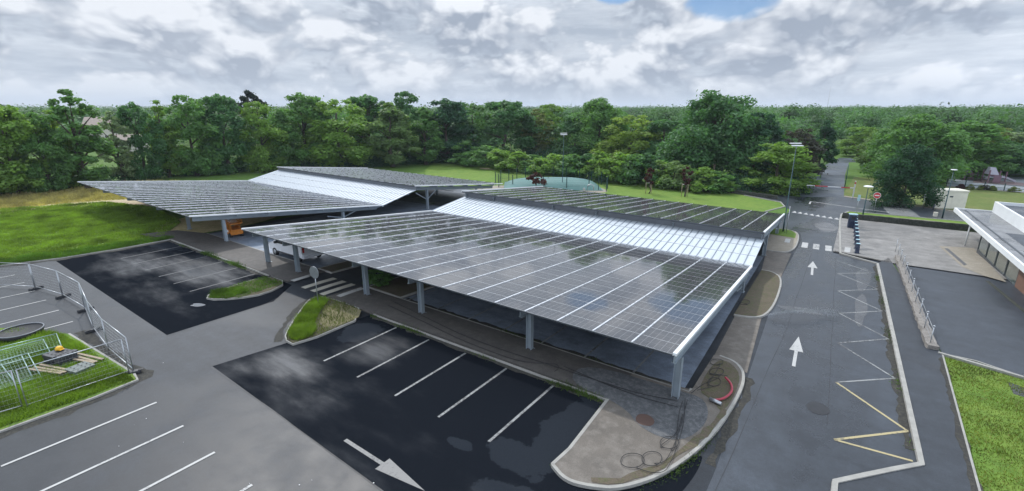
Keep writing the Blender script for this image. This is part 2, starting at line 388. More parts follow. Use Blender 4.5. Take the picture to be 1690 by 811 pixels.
def sheet(name, polys, m, off, raise_h=0.0):
    """flat surface following the terrain; raise_h adds side walls down to the ground"""
    bm = bmesh.new()
    if polys and not isinstance(polys[0][0], (tuple, list, Vector)): polys = [polys]
    for p in polys:
        f = bm.faces.new([bm.verts.new((q[0], q[1], 0)) for q in p])
        f.normal_update()
        if f.normal.z < 0: f.normal_flip()
    drape(bm, off + raise_h)
    if raise_h:
        r = bmesh.ops.extrude_edge_only(bm, edges=[e for e in bm.edges if e.is_boundary])
        for v in r['geom']:
            if isinstance(v, bmesh.types.BMVert): v.co.z -= raise_h + .05
    bmesh.ops.recalc_face_normals(bm, faces=bm.faces) if raise_h else None
    me = D.meshes.new(name); bm.to_mesh(me); bm.free(); me.materials.append(m)
    o = D.objects.new(name, me); COL.objects.link(o)
    return struct(o)
def lines_sheet(name, segs, m, off, w=.1):
    ps = []
    for (x0, y0), (x1, y1) in segs:
        d = Vector((x1 - x0, y1 - y0)).normalized(); n = Vector((-d.y, d.x)) * w / 2
        ps.append([(x0 - n.x, y0 - n.y), (x1 - n.x, y1 - n.y), (x1 + n.x, y1 + n.y), (x0 + n.x, y0 + n.y)])
    return sheet(name, ps, m, off)
def dens(path, step=1.0, closed=False):
    out = []; P_ = list(path) + ([path[0]] if closed else [])
    for a, b_ in zip(P_, P_[1:]):
        n = max(1, int(math.hypot(b_[0] - a[0], b_[1] - a[1]) / step))
        out += [(a[0] + (b_[0] - a[0]) * i / n, a[1] + (b_[1] - a[1]) * i / n) for i in range(n)]
    if not closed: out.append(tuple(P_[-1]))
    return out
def smooth_path(path, it=2, closed=False):
    p = [Vector((q[0], q[1])) for q in path]
    for _ in range(it):
        n = len(p); q = []
        for i in range(n if closed else n - 1):
            a, b_ = p[i], p[(i + 1) % n]; q += [a * .75 + b_ * .25, a * .25 + b_ * .75]
        if not closed: q = [p[0]] + q + [p[-1]]
        p = q
    return [(v.x, v.y) for v in p]
def kerb(path, h=.12, w=.14, closed=False, m=None, name='kerb'):
    pts = dens(path, 1.0, closed); n = len(pts); mb = MB(); L = []
    for i, p in enumerate(pts):
        a = pts[i - 1] if (i or closed) else pts[0]; c = pts[(i + 1) % n] if (i < n - 1 or closed) else pts[-1]
        d = Vector((c[0] - a[0], c[1] - a[1])).normalized(); nn = Vector((-d.y, d.x)) * w / 2; z = gz(p[1])
        L.append([(p[0] - nn.x, p[1] - nn.y, z - .05), (p[0] + nn.x, p[1] + nn.y, z - .05), (p[0] + nn.x * .86, p[1] + nn.y * .86, z + h), (p[0] - nn.x * .86, p[1] - nn.y * .86, z + h)])
    for i in range(n if closed else n - 1):
        A, B = L[i], L[(i + 1) % n]
        for j in range(4): mb.poly([A[j], A[(j + 1) % 4], B[(j + 1) % 4], B[j]])
    if not closed: mb.poly(L[0]); mb.poly(L[-1])
    return struct(mb.build(name, m or M_KERB))
def mesh_np(name, verts, quads, m, parent=None, link=True):
    me = D.meshes.new(name); nv, nq = len(verts), len(quads); kq = quads.shape[1]
    me.vertices.add(nv); me.vertices.foreach_set('co', np.asarray(verts, np.float32).ravel())
    me.loops.add(nq * kq); me.loops.foreach_set('vertex_index', np.asarray(quads, np.int32).ravel())
    me.polygons.add(nq); me.polygons.foreach_set('loop_start', np.arange(0, nq * kq, kq, dtype=np.int32))
    me.update(calc_edges=True)
    me.materials.append(m)
    o = D.objects.new(name, me); COL.objects.link(o)
    if parent: o.parent = parent
    return o

# ================================================================== SETTING: ground, roads, markings
sheet('grass_ground', [[(-5000, -200), (5000, -200), (5000, 8000), (-5000, 8000)]], M_FIELD, 0.0)
# lawns and meadows (each a little above the one below)
sheet('lawn', [[(-110, 6), (-51.6, 6), (-50.4, 10), (-50.0, 17.2), (-58, 21), (-70, 22.2), (-76, 20.5), (-79.5, 9)]], M_LAWN, .008)
sheet('dirt_track', [[(-79.6, 8), (-84, 8), (-80.5, 15), (-79, 22), (-71, 25), (-70, 22.5), (-75.8, 20.4), (-77.4, 14.9)]], M_DIRT, .012)
sheet('dry_meadow', [[(-83.2, 8), (-99, 8), (-97, 20), (-99, 31), (-90, 38), (-80, 38), (-73, 27), (-79, 22.4), (-80, 15)]], M_MEADOW, .010)
sheet('straw_bank', [[tuple(p) for p in smooth_path([(-50.4, 17.5), (-52.5, 16.6), (-57.5, 17.6), (-60, 20.5), (-62, 27), (-58, 31), (-52, 28)], 2, True)]], M_STRAW, .012)
sheet('lawn', [[(-86, 87), (-78, 91), (-56, 86), (-20, 86), (-12, 82.5), (-8.6, 79.2), (-7.6, 75.8), (-9.2, 70.4), (-14, 63.2), (-64, 63.2), (-78, 76)]], M_LAWN, .008)
sheet('sandy_ground', [[tuple(p) for p in smooth_path([(-54, 62), (-47, 61), (-40, 66), (-33, 71.5), (-33, 74), (-37, 77.5), (-52, 69)], 2, True)]], M_SANDP, .012)
sheet('bare_patch', [[tuple(p) for p in smooth_path([(-71, 86), (-68.5, 85), (-66, 85.5), (-66.5, 86.9), (-70, 87.5)], 2, True)]], M_DIRT, .012)
# tarmac
sheet('car_park_tarmac', [[(-56, -12), (4.2, -12), (4.2, 18), (3.4, 20), (3.0, 52), (-.5, 52), (-.8, 71), (-5, 73), (-9, 66), (-16, 62.6), (-58, 61.6), (-52.5, 31), (-50.2, 19.4), (-50.2, 12.9), (-50.8, 9), (-52.2, 5.8)]], M_ASPH, .016)
sheet('wet_bay_tarmac', [[(-50.9, 8.7), (-28.5, 8.4), (-28.4, 14.2), (-30.2, 16.5), (-50.2, 16.7), (-50.3, 12.5)]], M_DARK, .020)
sheet('wet_bay_tarmac', [[(-23.1, 8.3), (-6.2, 7.7), (-3.6, 10.8), (-6.6, 11.9), (-6.9, 16.4), (-21.8, 16.5), (-22.4, 12)]], M_DARK, .020)
sheet('wet_bay_tarmac', [[(-22.2, 19.0), (-4.6, 18.9), (-5.6, 46), (-22.2, 46)]], M_UNDER, .020)
sheet('wet_bay_tarmac', [[(-49.9, 19.6), (-31.9, 19.5), (-31.9, 46), (-52, 46)]], M_UNDER, .020)
sheet('pale_tarmac', [[(-52, 46.2), (-24, 46.2), (-24, 61.4), (-56, 61.4)]], M_FAR, .020)
sheet('road', [[(-2.2, -12), (.9, -12), (.97, 16.4), (3.3, 19.1), (2.5, 49.6), (-.2, 51.6), (-.9, 70), (-1, 74), (-6.6, 74), (-6.9, 60.6), (-4.2, 60.4), (-3.6, 56), (-3.5, 40), (-2.6, 22), (-2.3, 15)]], M_ROAD, .020)
sheet('road', [[(-48, 95), (-24, 87.5), (-14, 82.5), (-8.4, 79.2), (-7.4, 75.4), (-6.6, 73.9), (-1, 73.9), (-.3, 76.8), (16.5, 78.2), (60, 74), (60, 80), (17.6, 84.2), (3.8, 87.7), (-1.2, 89.9), (-6.4, 86), (-12, 86.2), (-24, 91), (-48, 99)]], M_ROAD, .024)
sheet('lane', [[(-6.6, 85.8), (-1.2, 89.7), (-2.1, 120), (-2.3, 150), (4, 156), (10, 164), (-4.8, 163), (-5.8, 150), (-8.6, 118), (-9.6, 104)]], M_FAR, .028)
sheet('footway', [[(3.4, 52.6), (2.55, 49.6), (3.3, 19.2), (1.05, 16.6), (1.05, -10), (4.3, -10), (4.64, 18.7), (4.88, 30.4), (4.2, 44)]], M_WALK, .10)
sheet('lawn', [[(4.4, -10), (60, -10), (60, 28), (12, 28.9), (7.75, 29.8), (6.2, 30.6), (4.95, 30.6), (4.72, 18.7)]], M_LAWN, .03)
sheet('yard', [[(4.95, 30.7), (6.2, 30.7), (7.75, 29.9), (12, 29.0), (60, 28.1), (60, 53), (3.5, 53), (4.3, 44)]], M_YARD, .022)
sheet('yard', [[(-.75, 52), (3.2, 50.6), (10.6, 50.6), (12.5, 71.3), (-.85, 71.3)]], M_PALE, .10)
sheet('paved_apron', [[(7.6, 61.5), (10.3, 62.8), (10.4, 49.5), (9.3, 50.6), (8.3, 53)]], M_SANDP, .115)
sheet('paved_border', [[(7.9, 60.6), (8.2, 60.8), (8.75, 54.2), (8.5, 53.6)]], simple('slate_border', (.10, .10, .105), .6), .12)
sheet('paved_border', [[(9.2, 49.4), (9.45, 49.4), (11.2, 30.2), (10.95, 30.2)]], M_DWALL, .03)
sheet('verge', [[(-.75, 71.9), (-.75, 75), (-.1, 76.6), (16.5, 78.0), (60, 73.8), (60, 66), (16, 71.9)]], M_LAWN, .10)
sheet('rough_meadow', [[(4, 88.9), (12.8, 85.8), (60, 81.5), (60, 98), (40, 104), (22.5, 110.5), (13, 112), (8, 118), (-.5, 118), (-1.5, 91.5)]], ground('rough_meadow_grass', [(.105, .15, .035), (.16, .165, .055), (.085, .13, .03)], .18, .6, fine=3), .012)
sheet('path', [[(-.6, 73.9), (-.2, 74.9), (7, 75.8), (16.5, 75.8), (60, 71.6), (60, 70.2), (16.5, 74.3), (7, 74.4)]], M_SANDP, .106)
sheet('path', [[(-1.2, 90), (3.8, 87.8), (12.6, 84.6), (12.8, 85.6), (4, 88.8), (-1.2, 91.2)]], M_SANDP, .03)
sheet('play_area', [[(13.0, 113.8), (22.5, 112), (40, 106), (46, 130), (27, 137.2), (15, 132)]], ground('play_tarmac', [(.24, .265, .28), (.20, .22, .235), (.28, .30, .31)], .4, .2, .7, 8), .03)
sheet('play_area', [[(17.5, 122), (25, 121), (26, 126), (18.5, 128)]], simple('red_safety_floor', (.20, .14, .135), .8), .036)
sheet('sandy_ground', [[(13.0, 112.5), (22.5, 110.9), (40, 105), (40, 106), (22.5, 111.8), (13, 113.6)]], M_SANDP, .03)
# raised islands and footways
I_END = [(-6.89, 16.42), (-6.71, 12.88), (-6.8, 11.86)] + smooth_path([(-6.8, 11.86), (-6.09, 11.5), (-5.33, 11.72), (-4.5, 12.2), (-3.5, 13.8), (-2.75, 16.7), (-2.58, 20.3), (-2.75, 22.1), (-3.31, 23.1), (-4.1, 23.3)], 2)[1:]
sheet('footway_island', [I_END + [(-4.35, 23.2), (-4.3, 19.2), (-6.9, 18.95)]], M_CONC, .02, .10)
kerb(I_END, .13)
sheet('gravel_patch', [[tuple(p) for p in smooth_path([(-9, 16.6), (-6.2, 16.4), (-5.0, 15.3), (-3.6, 15.4), (-3.1, 17.2), (-3.6, 18.8), (-4.6, 18.8), (-9, 18.6)], 2, True)]], M_GRAV, .128)
ribbon_later = [(-5.4, 11.95), (-4.6, 12.5), (-3.75, 13.9), (-3.0, 16.7), (-2.82, 18.5)]
sheet('soil_patch', [[tuple(p) for p in smooth_path([(-4.15, 19.3), (-3.4, 18.9), (-2.75, 18.0), (-2.75, 21.5), (-3.4, 22.8), (-4.15, 22.9)], 2, True)]], M_SOIL, .130)
sheet('footway_island', [[(-26.2, 16.48), (-6.85, 16.42), (-6.85, 18.95), (-26.0, 19.0)]], M_STRIP, .02, .10)
kerb([(-21.6, 16.48), (-6.9, 16.42)], .12); kerb([(-22.2, 19.05), (-4.35, 18.95), (-4.35, 19.3)], .12)
sheet('footway_island', [[(-54.6, 15.6), (-50, 16.62), (-30.9, 16.55), (-30.8, 19.45), (-50, 19.55), (-53.4, 18.4)]], M_STRIP, .02, .10)
kerb([(-50, 16.6), (-33.2, 16.55)], .12); kerb([(-50, 19.58), (-32, 19.5)], .12)
I_NEAR = smooth_path([(-21.7, 11.62), (-22.8, 11.7), (-23.9, 12.6), (-26.1, 14.9), (-26.7, 15.7), (-26.6, 16.4), (-21.8, 16.45)], 1, True)
sheet('planted_island', [I_NEAR], M_SOIL, .02, .11); kerb(I_NEAR, .13, closed=True)
sheet('soil_patch', [[tuple(p) for p in smooth_path([(-21.9, 13.6), (-23.4, 14.0), (-24.8, 15.6), (-24.6, 16.4), (-21.9, 16.3)], 1, True)]], ground('dry_grass_soil', [(.20, .175, .10), (.15, .14, .07), (.25, .22, .13)], .9, .5), .136)
I_LEFT = smooth_path([(-31.9, 11.85), (-32.8, 12.4), (-33.2, 16.4), (-30.7, 16.45), (-29.9, 14.5), (-30.6, 13.0)], 1, True)
sheet('planted_island', [I_LEFT], M_SOIL, .02, .11); kerb(I_LEFT, .13, closed=True)
I_V1 = [(-25.6, 19.2), (-22.35, 19.15), (-22.3, 26), (-25.6, 26)]; sheet('planted_island', [I_V1], M_SOIL, .02, .10); kerb(I_V1, .13, closed=True)
I_V2 = [(-31.8, 19.6), (-30.2, 19.6), (-30.2, 30), (-31.8, 30)]; sheet('planted_island', [I_V2], M_SOIL, .02, .10); kerb(I_V2, .13, closed=True)
I_TWO = [(-4.72, 29.5)] + smooth_path([(-4.72, 29.5), (-3.7, 29.7), (-3.15, 30.6), (-3.0, 33.7), (-3.35, 39.5), (-4.2, 41.0), (-5.0, 41.0)], 2)[1:]
sheet('footway_island', [I_TWO], M_SOIL, .02, .10); kerb(I_TWO, .13)
sheet('ramp', [[(-4.35, 23.2), (-2.7, 22.4), (-3.3, 30.1), (-4.65, 29.6)]], M_CONC, .034)
sheet('ramp', [[(-5.0, 40.9), (-3.5, 39.8), (-3.75, 48.8), (-5.75, 48.6)]], M_CONC, .034)
I_THREE = [(-5.75, 48.5)] + smooth_path([(-5.75, 48.5), (-4.6, 48.4), (-3.95, 49.2), (-3.7, 51.6), (-3.9, 56.0), (-4.2, 58.6), (-4.9, 60.3), (-6.9, 60.5)], 2)[1:]
sheet('footway_island', [I_THREE + [(-6.5, 54)]], M_SANDP, .02, .10); kerb(I_THREE, .13)
sheet('verge', [[(-6.8, 56.3), (-4.2, 55.8), (-4.35, 58.3), (-5.0, 60.0), (-6.8, 60.2)]], M_LAWN, .13)
# kerbs along the right-hand road, the car park edge and the lawns
kerb([(.97, -8), (.97, 16.45), (3.3, 19.15), (2.55, 49.5), (-.15, 51.6), (-.88, 69.8), (-.9, 74), (-.2, 76.8), (16.5, 78.1), (60, 74)], .14, .2)
kerb([(4.5, -8), (4.68, 18.7), (4.92, 30.6)], .11, .08)
kerb([(4.95, 30.7), (6.2, 30.7), (7.75, 29.9), (12, 29.0)], .08, .1)
kerb([(-52.4, 5.2), (-50.9, 9.0), (-50.25, 12.9), (-50.2, 16.6)], .1, .12)
kerb([(-9.2, 70.3), (-7.55, 75.7), (-8.5, 79.1), (-14, 82.3)], .12, .16)
I_GRASS = [(-40, -6), (-24.7, -6), (-24.45, 1.5), (-24.35, 4.2), (-24.5, 5.75), (-25.2, 5.85), (-32.8, 5.35), (-34.4, 4.3), (-40, 2.2)]
sheet('planted_island', [I_GRASS], M_LAWN, .02, .08); kerb([(-24.7, -6), (-24.4, 1.5), (-24.3, 4.2), (-24.45, 5.8), (-25.2, 5.9), (-32.8, 5.4)], .09, .12)
# painted markings
lines_sheet('bay_marking', [((-19.29 + 2.495 * i, 11.6), (-19.29 + 2.495 * i, 16.1)) for i in range(5)], M_WORN, .026, .11)
lines_sheet('bay_marking', [((-47.0 + 2.5 * i, 11.9), (-47.0 + 2.5 * i, 16.2)) for i in range(6)], paint('faint_white_paint', (.095, .10, .105), .50), .026, .10)
lines_sheet('bay_marking', [((-21.88, 1.1), (-21.88, 5.62)), ((-19.3, 1.1), (-19.3, 5.6)), ((-16.77, .9), (-16.77, 5.6)), ((-14.19, .9), (-14.19, 5.58))], M_WHITE, .028, .11)
lines_sheet('bay_marking', [((-48.5 + 2.73 * i, 1.2), (-48.4 + 2.73 * i, 6.02)) for i in range(6)], M_WHITE, .028, .10)
lines_sheet('bay_marking', [((-21.8 + 2.48 * i, 19.25), (-21.85 + 2.48 * i, 23.9)) for i in range(7)], M_WORN, .026, .10)
lines_sheet('bay_marking', [((-21.8 + 2.48 * i, 38), (-21.85 + 2.48 * i, 43)) for i in range(7)], M_WORN, .026, .10)
lines_sheet('bay_marking', [((-48.6 + 2.5 * i, 19.8), (-48.6 + 2.5 * i, 24.4)) for i in range(7)], M_WORN, .026, .10)
lines_sheet('bay_marking', [((-50 + 2.5 * i, 40), (-50 + 2.5 * i, 45)) for i in range(8)], M_WORN, .026, .10)
lines_sheet('zebra_crossing', [((x, 16.6), (x, 19.08)) for x in (-29.05, -27.98, -26.98)], M_CREAM, .026, .5)
lines_sheet('zebra_crossing', [((-30.65, 16.8), (-30.7, 18.6)), ((-25.6, 16.9), (-25.6, 18.8))], M_WHITE, .126, .45)
lines_sheet('zebra_crossing', [((x, 52.2), (x - .12, 54.7)) for x in (-3.05, -2.1, -1.1)], M_WHITE, .030, .52)
lines_sheet('zebra_crossing', [((-4.62, 53.0), (-4.72, 55.0))], M_WHITE, .126, .45)
lines_sheet('zebra_crossing', [((.33, 52.5), (.33, 54.7))], M_WHITE, .106, .45)
lines_sheet('zebra_crossing', [((3.5 + .08 * i, 83.4 - .72 * i), (6.5 + .1 * i, 83.7 - .72 * i)) for i in range(8)], M_WHITE, .034, .30)
def arrow(pts, w, hl, hw, off, m=None):
    a, b_ = Vector(pts[0]), Vector(pts[1]); d = (b_ - a).normalized(); n = Vector((-d.y, d.x)); h = b_ - d * hl
    P_ = [a - n * w / 2, h - n * w / 2, h - n * hw / 2, b_, h + n * hw / 2, h + n * w / 2, a + n * w / 2]
    sheet('road_arrow', [[tuple(p) for p in P_]], m or M_WHITE, off)
M_CRACK = paint('cracked_grey_paint', (.175, .172, .165), .56)
arrow([(-13.62, 8.66), (-9.5, 8.6)], .15, 2.05, .62, .026, M_CRACK)
arrow([(-1.04, 24.5), (-1.22, 28.55)], .15, 2.1, .62, .028)
arrow([(-1.66, 42.3), (-1.95, 47.1)], .17, 2.4, .72, .028)
zz = [(3.09, 19.3), (.84, 19.05), (3.06, 21.36), (.69, 23.99), (2.85, 26.1), (.56, 28.94), (2.77, 31.3), (.43, 34.07), (2.6, 36.27), (.17, 39.1), (2.45, 41.4), (-.07, 44.15), (2.25, 46.2), (-.29, 48.64)]
lines_sheet('zigzag_marking', list(zip(zz[:4], zz[1:4])), M_YELL, .026, .11)
lines_sheet('zigzag_marking', list(zip(zz[3:], zz[4:])), M_WORN, .026, .10)
sheet('give_way_marking', [[(-6.3 + .68 * i, 72.1 - .23 * i), (-5.72 + .68 * i, 71.9 - .23 * i), (-6.0 + .68 * i, 73.3 - .23 * i)] for i in range(8)], M_WHITE, .030)
lines_sheet('lane_marking', [((-4.95, 80.0), (-4.98, 82.4)), ((-5, 82.4), (1.1, 80.2)), ((1.1, 80.2), (4.1, 79.4))], M_WHITE, .034, .22)
sheet('wet_bay_tarmac', [smooth_path([(-6.6, 9.3), (-5.2, 10.0), (-4.1, 10.9), (-3.3, 12.0), (-2.9, 13.2), (-2.75, 14.6), (-2.85, 15.6), (-3.6, 13.9), (-4.6, 12.2), (-6.0, 11.4)], 2, True)], M_DARK, .0225)
# worn repairs, stains and puddles with an outline of their own
rr = random.Random(5)
def blob(cx, cy, rx, ry, n=22, rough=.28, rot=0.0):
    ps = []; ph = [rr.uniform(0, 6.28) for _ in range(5)]
    for i in range(n):
        t = 6.283 * i / n; f = 1 + rough * sum(math.sin((q + 2) * t + ph[q]) / (q + 1.5) for q in range(5))
        x, y = rx * f * math.cos(t), ry * f * math.sin(t)
        ps.append((cx + x * math.cos(rot) - y * math.sin(rot), cy + x * math.sin(rot) + y * math.cos(rot)))
    return smooth_path(ps, 1, True)
M_PUD, k, b = mat('puddle_water', (.018, .02, .022), .03); k.set(b.inputs['Normal'], k.n('Bump', None, Strength=.04, Distance=.01, Height=k.noise(k.n('NewGeometry').outputs['Position'], 6, 3)))
M_DRYP = asphalt('drying_tarmac', .026, .6, .8, .7, .5, .4); M_DRYP.node_tree.nodes['Principled BSDF'].inputs['Specular IOR Level'].default_value = .08
M_FILM, k, b = mat('wet_film', (.05, .052, .055), .10); k.set(b.inputs['Roughness'], k.remap(k.noise(k.vscale(k.n('NewGeometry').outputs['Position'], (.5, 2.0, 1)), 1.6, 5, .6), .35, .65, .05, .30))
for c in ((-1.6, 33.2, 1.3, .5, .25), (1.6, 44, .5, 3.5, 0), (1.5, 36, .35, 3.2, 0), (-2.0, 65, 1.2, 2.5, 0), (-31.6, 11.2, .5, .22, .4)):
    sheet('puddle', [blob(*c[:4], rough=.2, rot=c[4])], M_FILM, .0245)

M_GRIME = ground('kerb_grime', [(.050, .048, .043), (.036, .036, .034), (.085, .08, .062)], 1.5, .5, .85, 20)
M_SEAM = simple('tar_seam', (.026, .028, .032), .6)
M_STAIN = asphalt('oil_stain', .020, .5, .7, .62, .5, .5); M_STAIN.node_tree.nodes['Principled BSDF'].inputs['Specular IOR Level'].default_value = .25
def ribbon(name, path, w, m, off, seed=1, ragged=.6, side=0.0):
    r_ = random.Random(seed); pts = dens(path, .35); A_, B_ = [], []
    for i, p in enumerate(pts):
        a, c = pts[max(i - 1, 0)], pts[min(i + 1, len(pts) - 1)]; d = Vector((c[0] - a[0], c[1] - a[1])).normalized(); n = Vector((-d.y, d.x))
        k_ = w * (1 + ragged * (math.sin(i * .7 + seed) * .4 + r_.uniform(-.5, .5))) / 2; j = r_.uniform(-.2, .2) * w
        A_.append((p[0] + n.x * (side + j - k_), p[1] + n.y * (side + j - k_))); B_.append((p[0] + n.x * (side + j + k_), p[1] + n.y * (side + j + k_)))
    sheet(name, [A_ + B_[::-1]], m, off)
ribbon('kerb_grime', [(-21.6, 16.35), (-7.0, 16.3)], .34, M_GRIME, .0232, 1)
ribbon('kerb_grime', [(-50, 16.45), (-33.3, 16.42)], .36, M_GRIME, .0232, 2)
ribbon('kerb_grime', [(3.05, 20), (2.4, 49)], .30, M_GRIME, .0232, 3)
ribbon('kerb_grime', [(-24.1, -5), (-24.15, 4.0), (-24.5, 6.1), (-32.8, 5.75)], .55, M_GRIME, .0185, 4)
ribbon('kerb_grime', [(-52.0, 5.4), (-50.6, 9.0), (-50.0, 12.9), (-50.0, 16.3)], .45, M_GRIME, .0235, 5)
ribbon('kerb_grime', [(4.45, 8), (4.58, 18.7), (4.82, 30)], .22, M_GRIME, .104, 6)
ribbon('kerb_grime', [(-23.0, 11.35), (-24.2, 12.3), (-26.3, 14.6), (-27.0, 15.8)], .35, M_GRIME, .0235, 7)
ribbon('kerb_grime', [(-22.1, 19.35), (-5.2, 19.25)], .36, M_GRIME, .0235, 8)
ribbon('kerb_grime', [(-2.5, 15), (-2.35, 20), (-2.55, 22)], .34, M_GRIME, .0236, 9)
ribbon('soil_patch', ribbon_later, .24, M_SOIL, .1315, 12)
ribbon('kerb_grime', [(-.62, 52.2), (1.5, 51.3), (3.1, 50.9)], .3, M_GRIME, .104, 10)
for sd, pth in enumerate([[(-23.0, 8.25), (-15, 8.0), (-6.3, 7.65)], [(-28.4, 8.35), (-28.3, 14.2), (-29.8, 16.3)], [(-2.25, 8), (-2.0, 16), (-1.9, 30), (-2.3, 50)], [(.55, 20), (.1, 34), (-.4, 50)]]):
    ribbon('tar_seam', smooth_path([(x + rr.uniform(-.03, .03), y + rr.uniform(-.03, .03)) for x, y in dens(pth, 2.6)], 2), .022, M_SEAM, .0262, sd + 20, .5)
for i in range(40):
    x, y = rr.uniform(-40, 2), rr.uniform(2, 8); q = rr.uniform(.015, .045)
    if x < -24 and y < 6.4: continue
    mb = MB(); mb.poly([(x, y, gz(y) + .03), (x + q, y + q * .3, gz(y) + .045), (x + q * .6, y + q, gz(y) + .03), (x - q * .3, y + q * .7, gz(y) + .04)]); o = mb.build('litter', M_SWHITE, fix=False); tag(o, 'tiny pale scrap of litter lying on the open grey tarmac', 'litter', 'scraps of litter on the tarmac')
# ================================================================== SOLAR CANOPIES
def canopy(prm, label, posts, post_rows, ncol, rn, rf, nind=100, sub=3):
    X0, X1, Yn, zn, Yv, zv, Yr, zr, Yf, zf, Yb, zb, yaw, skew, roll = prm
    cY, sY = math.cos(yaw), math.sin(yaw)
    def T(X, Y, z):
        X_ = X + skew * (Y - 18); z = z + roll * (X_ - X1)
        return Vector((cY * X_ - sY * (Y - 18), sY * X_ + cY * (Y - 18) + 18, z))
    def dz_at(X): return roll * (X - X1)
    root = empty('solar_canopy', (0, 0, 0), label, 'solar canopy', 'solar canopies over the parking bays')
    org = T((X0 + X1) / 2, Yn, 0); root.location = (org.x, org.y, 0)
    off = Vector((org.x, org.y, 0)); L = lambda X, Y, z: T(X, Y, z) - off
    planes = [((Yn, zn), (Yv - .06, zv + .005), rn), ((Yf, zf), (Yb, zb), rf)]
    pan = []; strips = []
    for (ya, za), (yb, zb_), nr in planes:
        s = Vector((0, yb - ya, zb_ - za)); nrm = Vector((0, -(zb_ - za), yb - ya)).normalized()
        for c in range(ncol):
            xa = X0 + (X1 - X0) * c / ncol + .022; xb = X0 + (X1 - X0) * (c + 1) / ncol - .022
            for r_ in range(nr):
                t0, t1 = (r_ + .008) / nr, (r_ + .992) / nr
                P4 = [(xa, ya + s.y * t0, za + s.z * t0), (xb, ya + s.y * t0, za + s.z * t0), (xb, ya + s.y * t1, za + s.z * t1), (xa, ya + s.y * t1, za + s.z * t1)]
                top = [L(*q) for q in P4]; bot = [p - nrm * .035 for p in top]
                pan.append(((sum(top, Vector()) / 4 + off - Vector((0, 0, CAMH))).length, bot, top))
        for c in range(ncol + 1):
            x = X0 + (X1 - X0) * c / ncol; w = .062 if 0 < c < ncol else .15
            strips.append((L(x, ya - .03, za + .02), L(x, yb, zb_ + .02), w, .04 if 0 < c < ncol else .11))
    pan.sort(key=lambda q: q[0])
    UVT = [(0, 0), (1, 0), (1, 1), (0, 1)]
    for _, bo, to in pan[:nind]:
        mb = MB(); mb.hexa(bo, to, 0, UVT); mb.build('solar_panel', M_PV, root)
    mb = MB()
    for _, bo, to in pan[nind:]: mb.hexa(bo, to, 0, UVT)
    o = mb.build('solar_panel', M_PV, root); o['kind'] = 'stuff'
    for a, b_, w, h in strips:
        mb = MB(); mb.bar(a, b_, w, h); mb.build('cover_strip', M_ALU if w < .1 else M_WHITEP, root)
    # pale ribbed sheets rising from the valley to the ridge
    mb = MB()
    mb.hexa([L(X0, Yv, zv - .05), L(X1, Yv, zv - .05), L(X1, Yr, zr - .05), L(X0, Yr, zr - .05)],
            [L(X0, Yv, zv), L(X1, Yv, zv), L(X1, Yr, zr), L(X0, Yr, zr)], 0)
    nr = ncol * sub
    for i in range(nr + 1):
        x = X0 + (X1 - X0) * i / nr; mb.bar(L(x, Yv - .02, zv + .02), L(x, Yr, zr + .02), .05, .035, 1 if 0 < i < nr else 0)
    for t in (.02, .34, .67):
        y, z = Yv + (Yr - Yv) * t, zv + (zr - zv) * t; mb.bar(L(X0, y, z + .012), L(X1, y, z + .012), .10, .03, 2)
    mb.build('sheet_roof', [M_SHEET, M_RIB, M_ALU], root)
    mb = MB()       # valley gutter
    mb.hexa([L(X0, Yv - .16, zv - .16), L(X1, Yv - .16, zv - .16), L(X1, Yv + .1, zv - .16), L(X0, Yv + .1, zv - .16)],
            [L(X0, Yv - .16, zv - .06), L(X1, Yv - .16, zv - .06), L(X1, Yv + .1, zv - .06), L(X0, Yv + .1, zv - .06)])
    mb.build('gutter', M_GALV, root)
    mb = MB()       # upright closing sheet under the upper plane, with bolt heads
    mb.hexa([L(X0, Yr + .02, zr - .10), L(X1, Yr + .02, zr - .10), L(X1, Yr + .08, zr - .10), L(X0, Yr + .08, zr - .10)],
            [L(X0, Yr + .02, zf - .10), L(X1, Yr + .02, zf - .10), L(X1, Yr + .08, zf - .10), L(X0, Yr + .08, zf - .10)])
    mb.build('ridge_sheet', M_FASCIA, root)
    mb = MB(); mb.bar(L(X0, Yf - .03, zf - .05), L(X1, Yf - .03, zf - .05), .05, .13); mb.build('edge_trim', M_DSTEEL, root)
    mb = MB(); mb.bar(L(X0, Yn - .02, zn - .03), L(X1, Yn - .02, zn - .03), .03, .06); mb.build('edge_trim', M_DSTEEL, root)
    # purlins
    for (ya, za), (yb, zb_), n in (((Yn, zn), (Yv, zv), 7), ((Yf, zf), (Yb, zb), 6), ((Yv, zv), (Yr, zr), 3)):
        for i in range(n):
            t = (i + .35) / n; y, z = ya + (yb - ya) * t, za + (zb_ - za) * t
            mb = MB(); mb.bar(L(X0 + .08, y, z - .15), L(X1 - .08, y, z - .15), .07, .17); mb.build('purlin', M_GALV, root)
    def iH(mb, p, q, h=.40, w=.18):
        p, q = Vector(p), Vector(q); up = Vector((0, 0, 1))
        mb.bar(p, q, .03, h - .05); mb.bar(p + up * (h / 2 - .012), q + up * (h / 2 - .012), w, .024); mb.bar(p - up * (h / 2 - .012), q - up * (h / 2 - .012), w, .024)
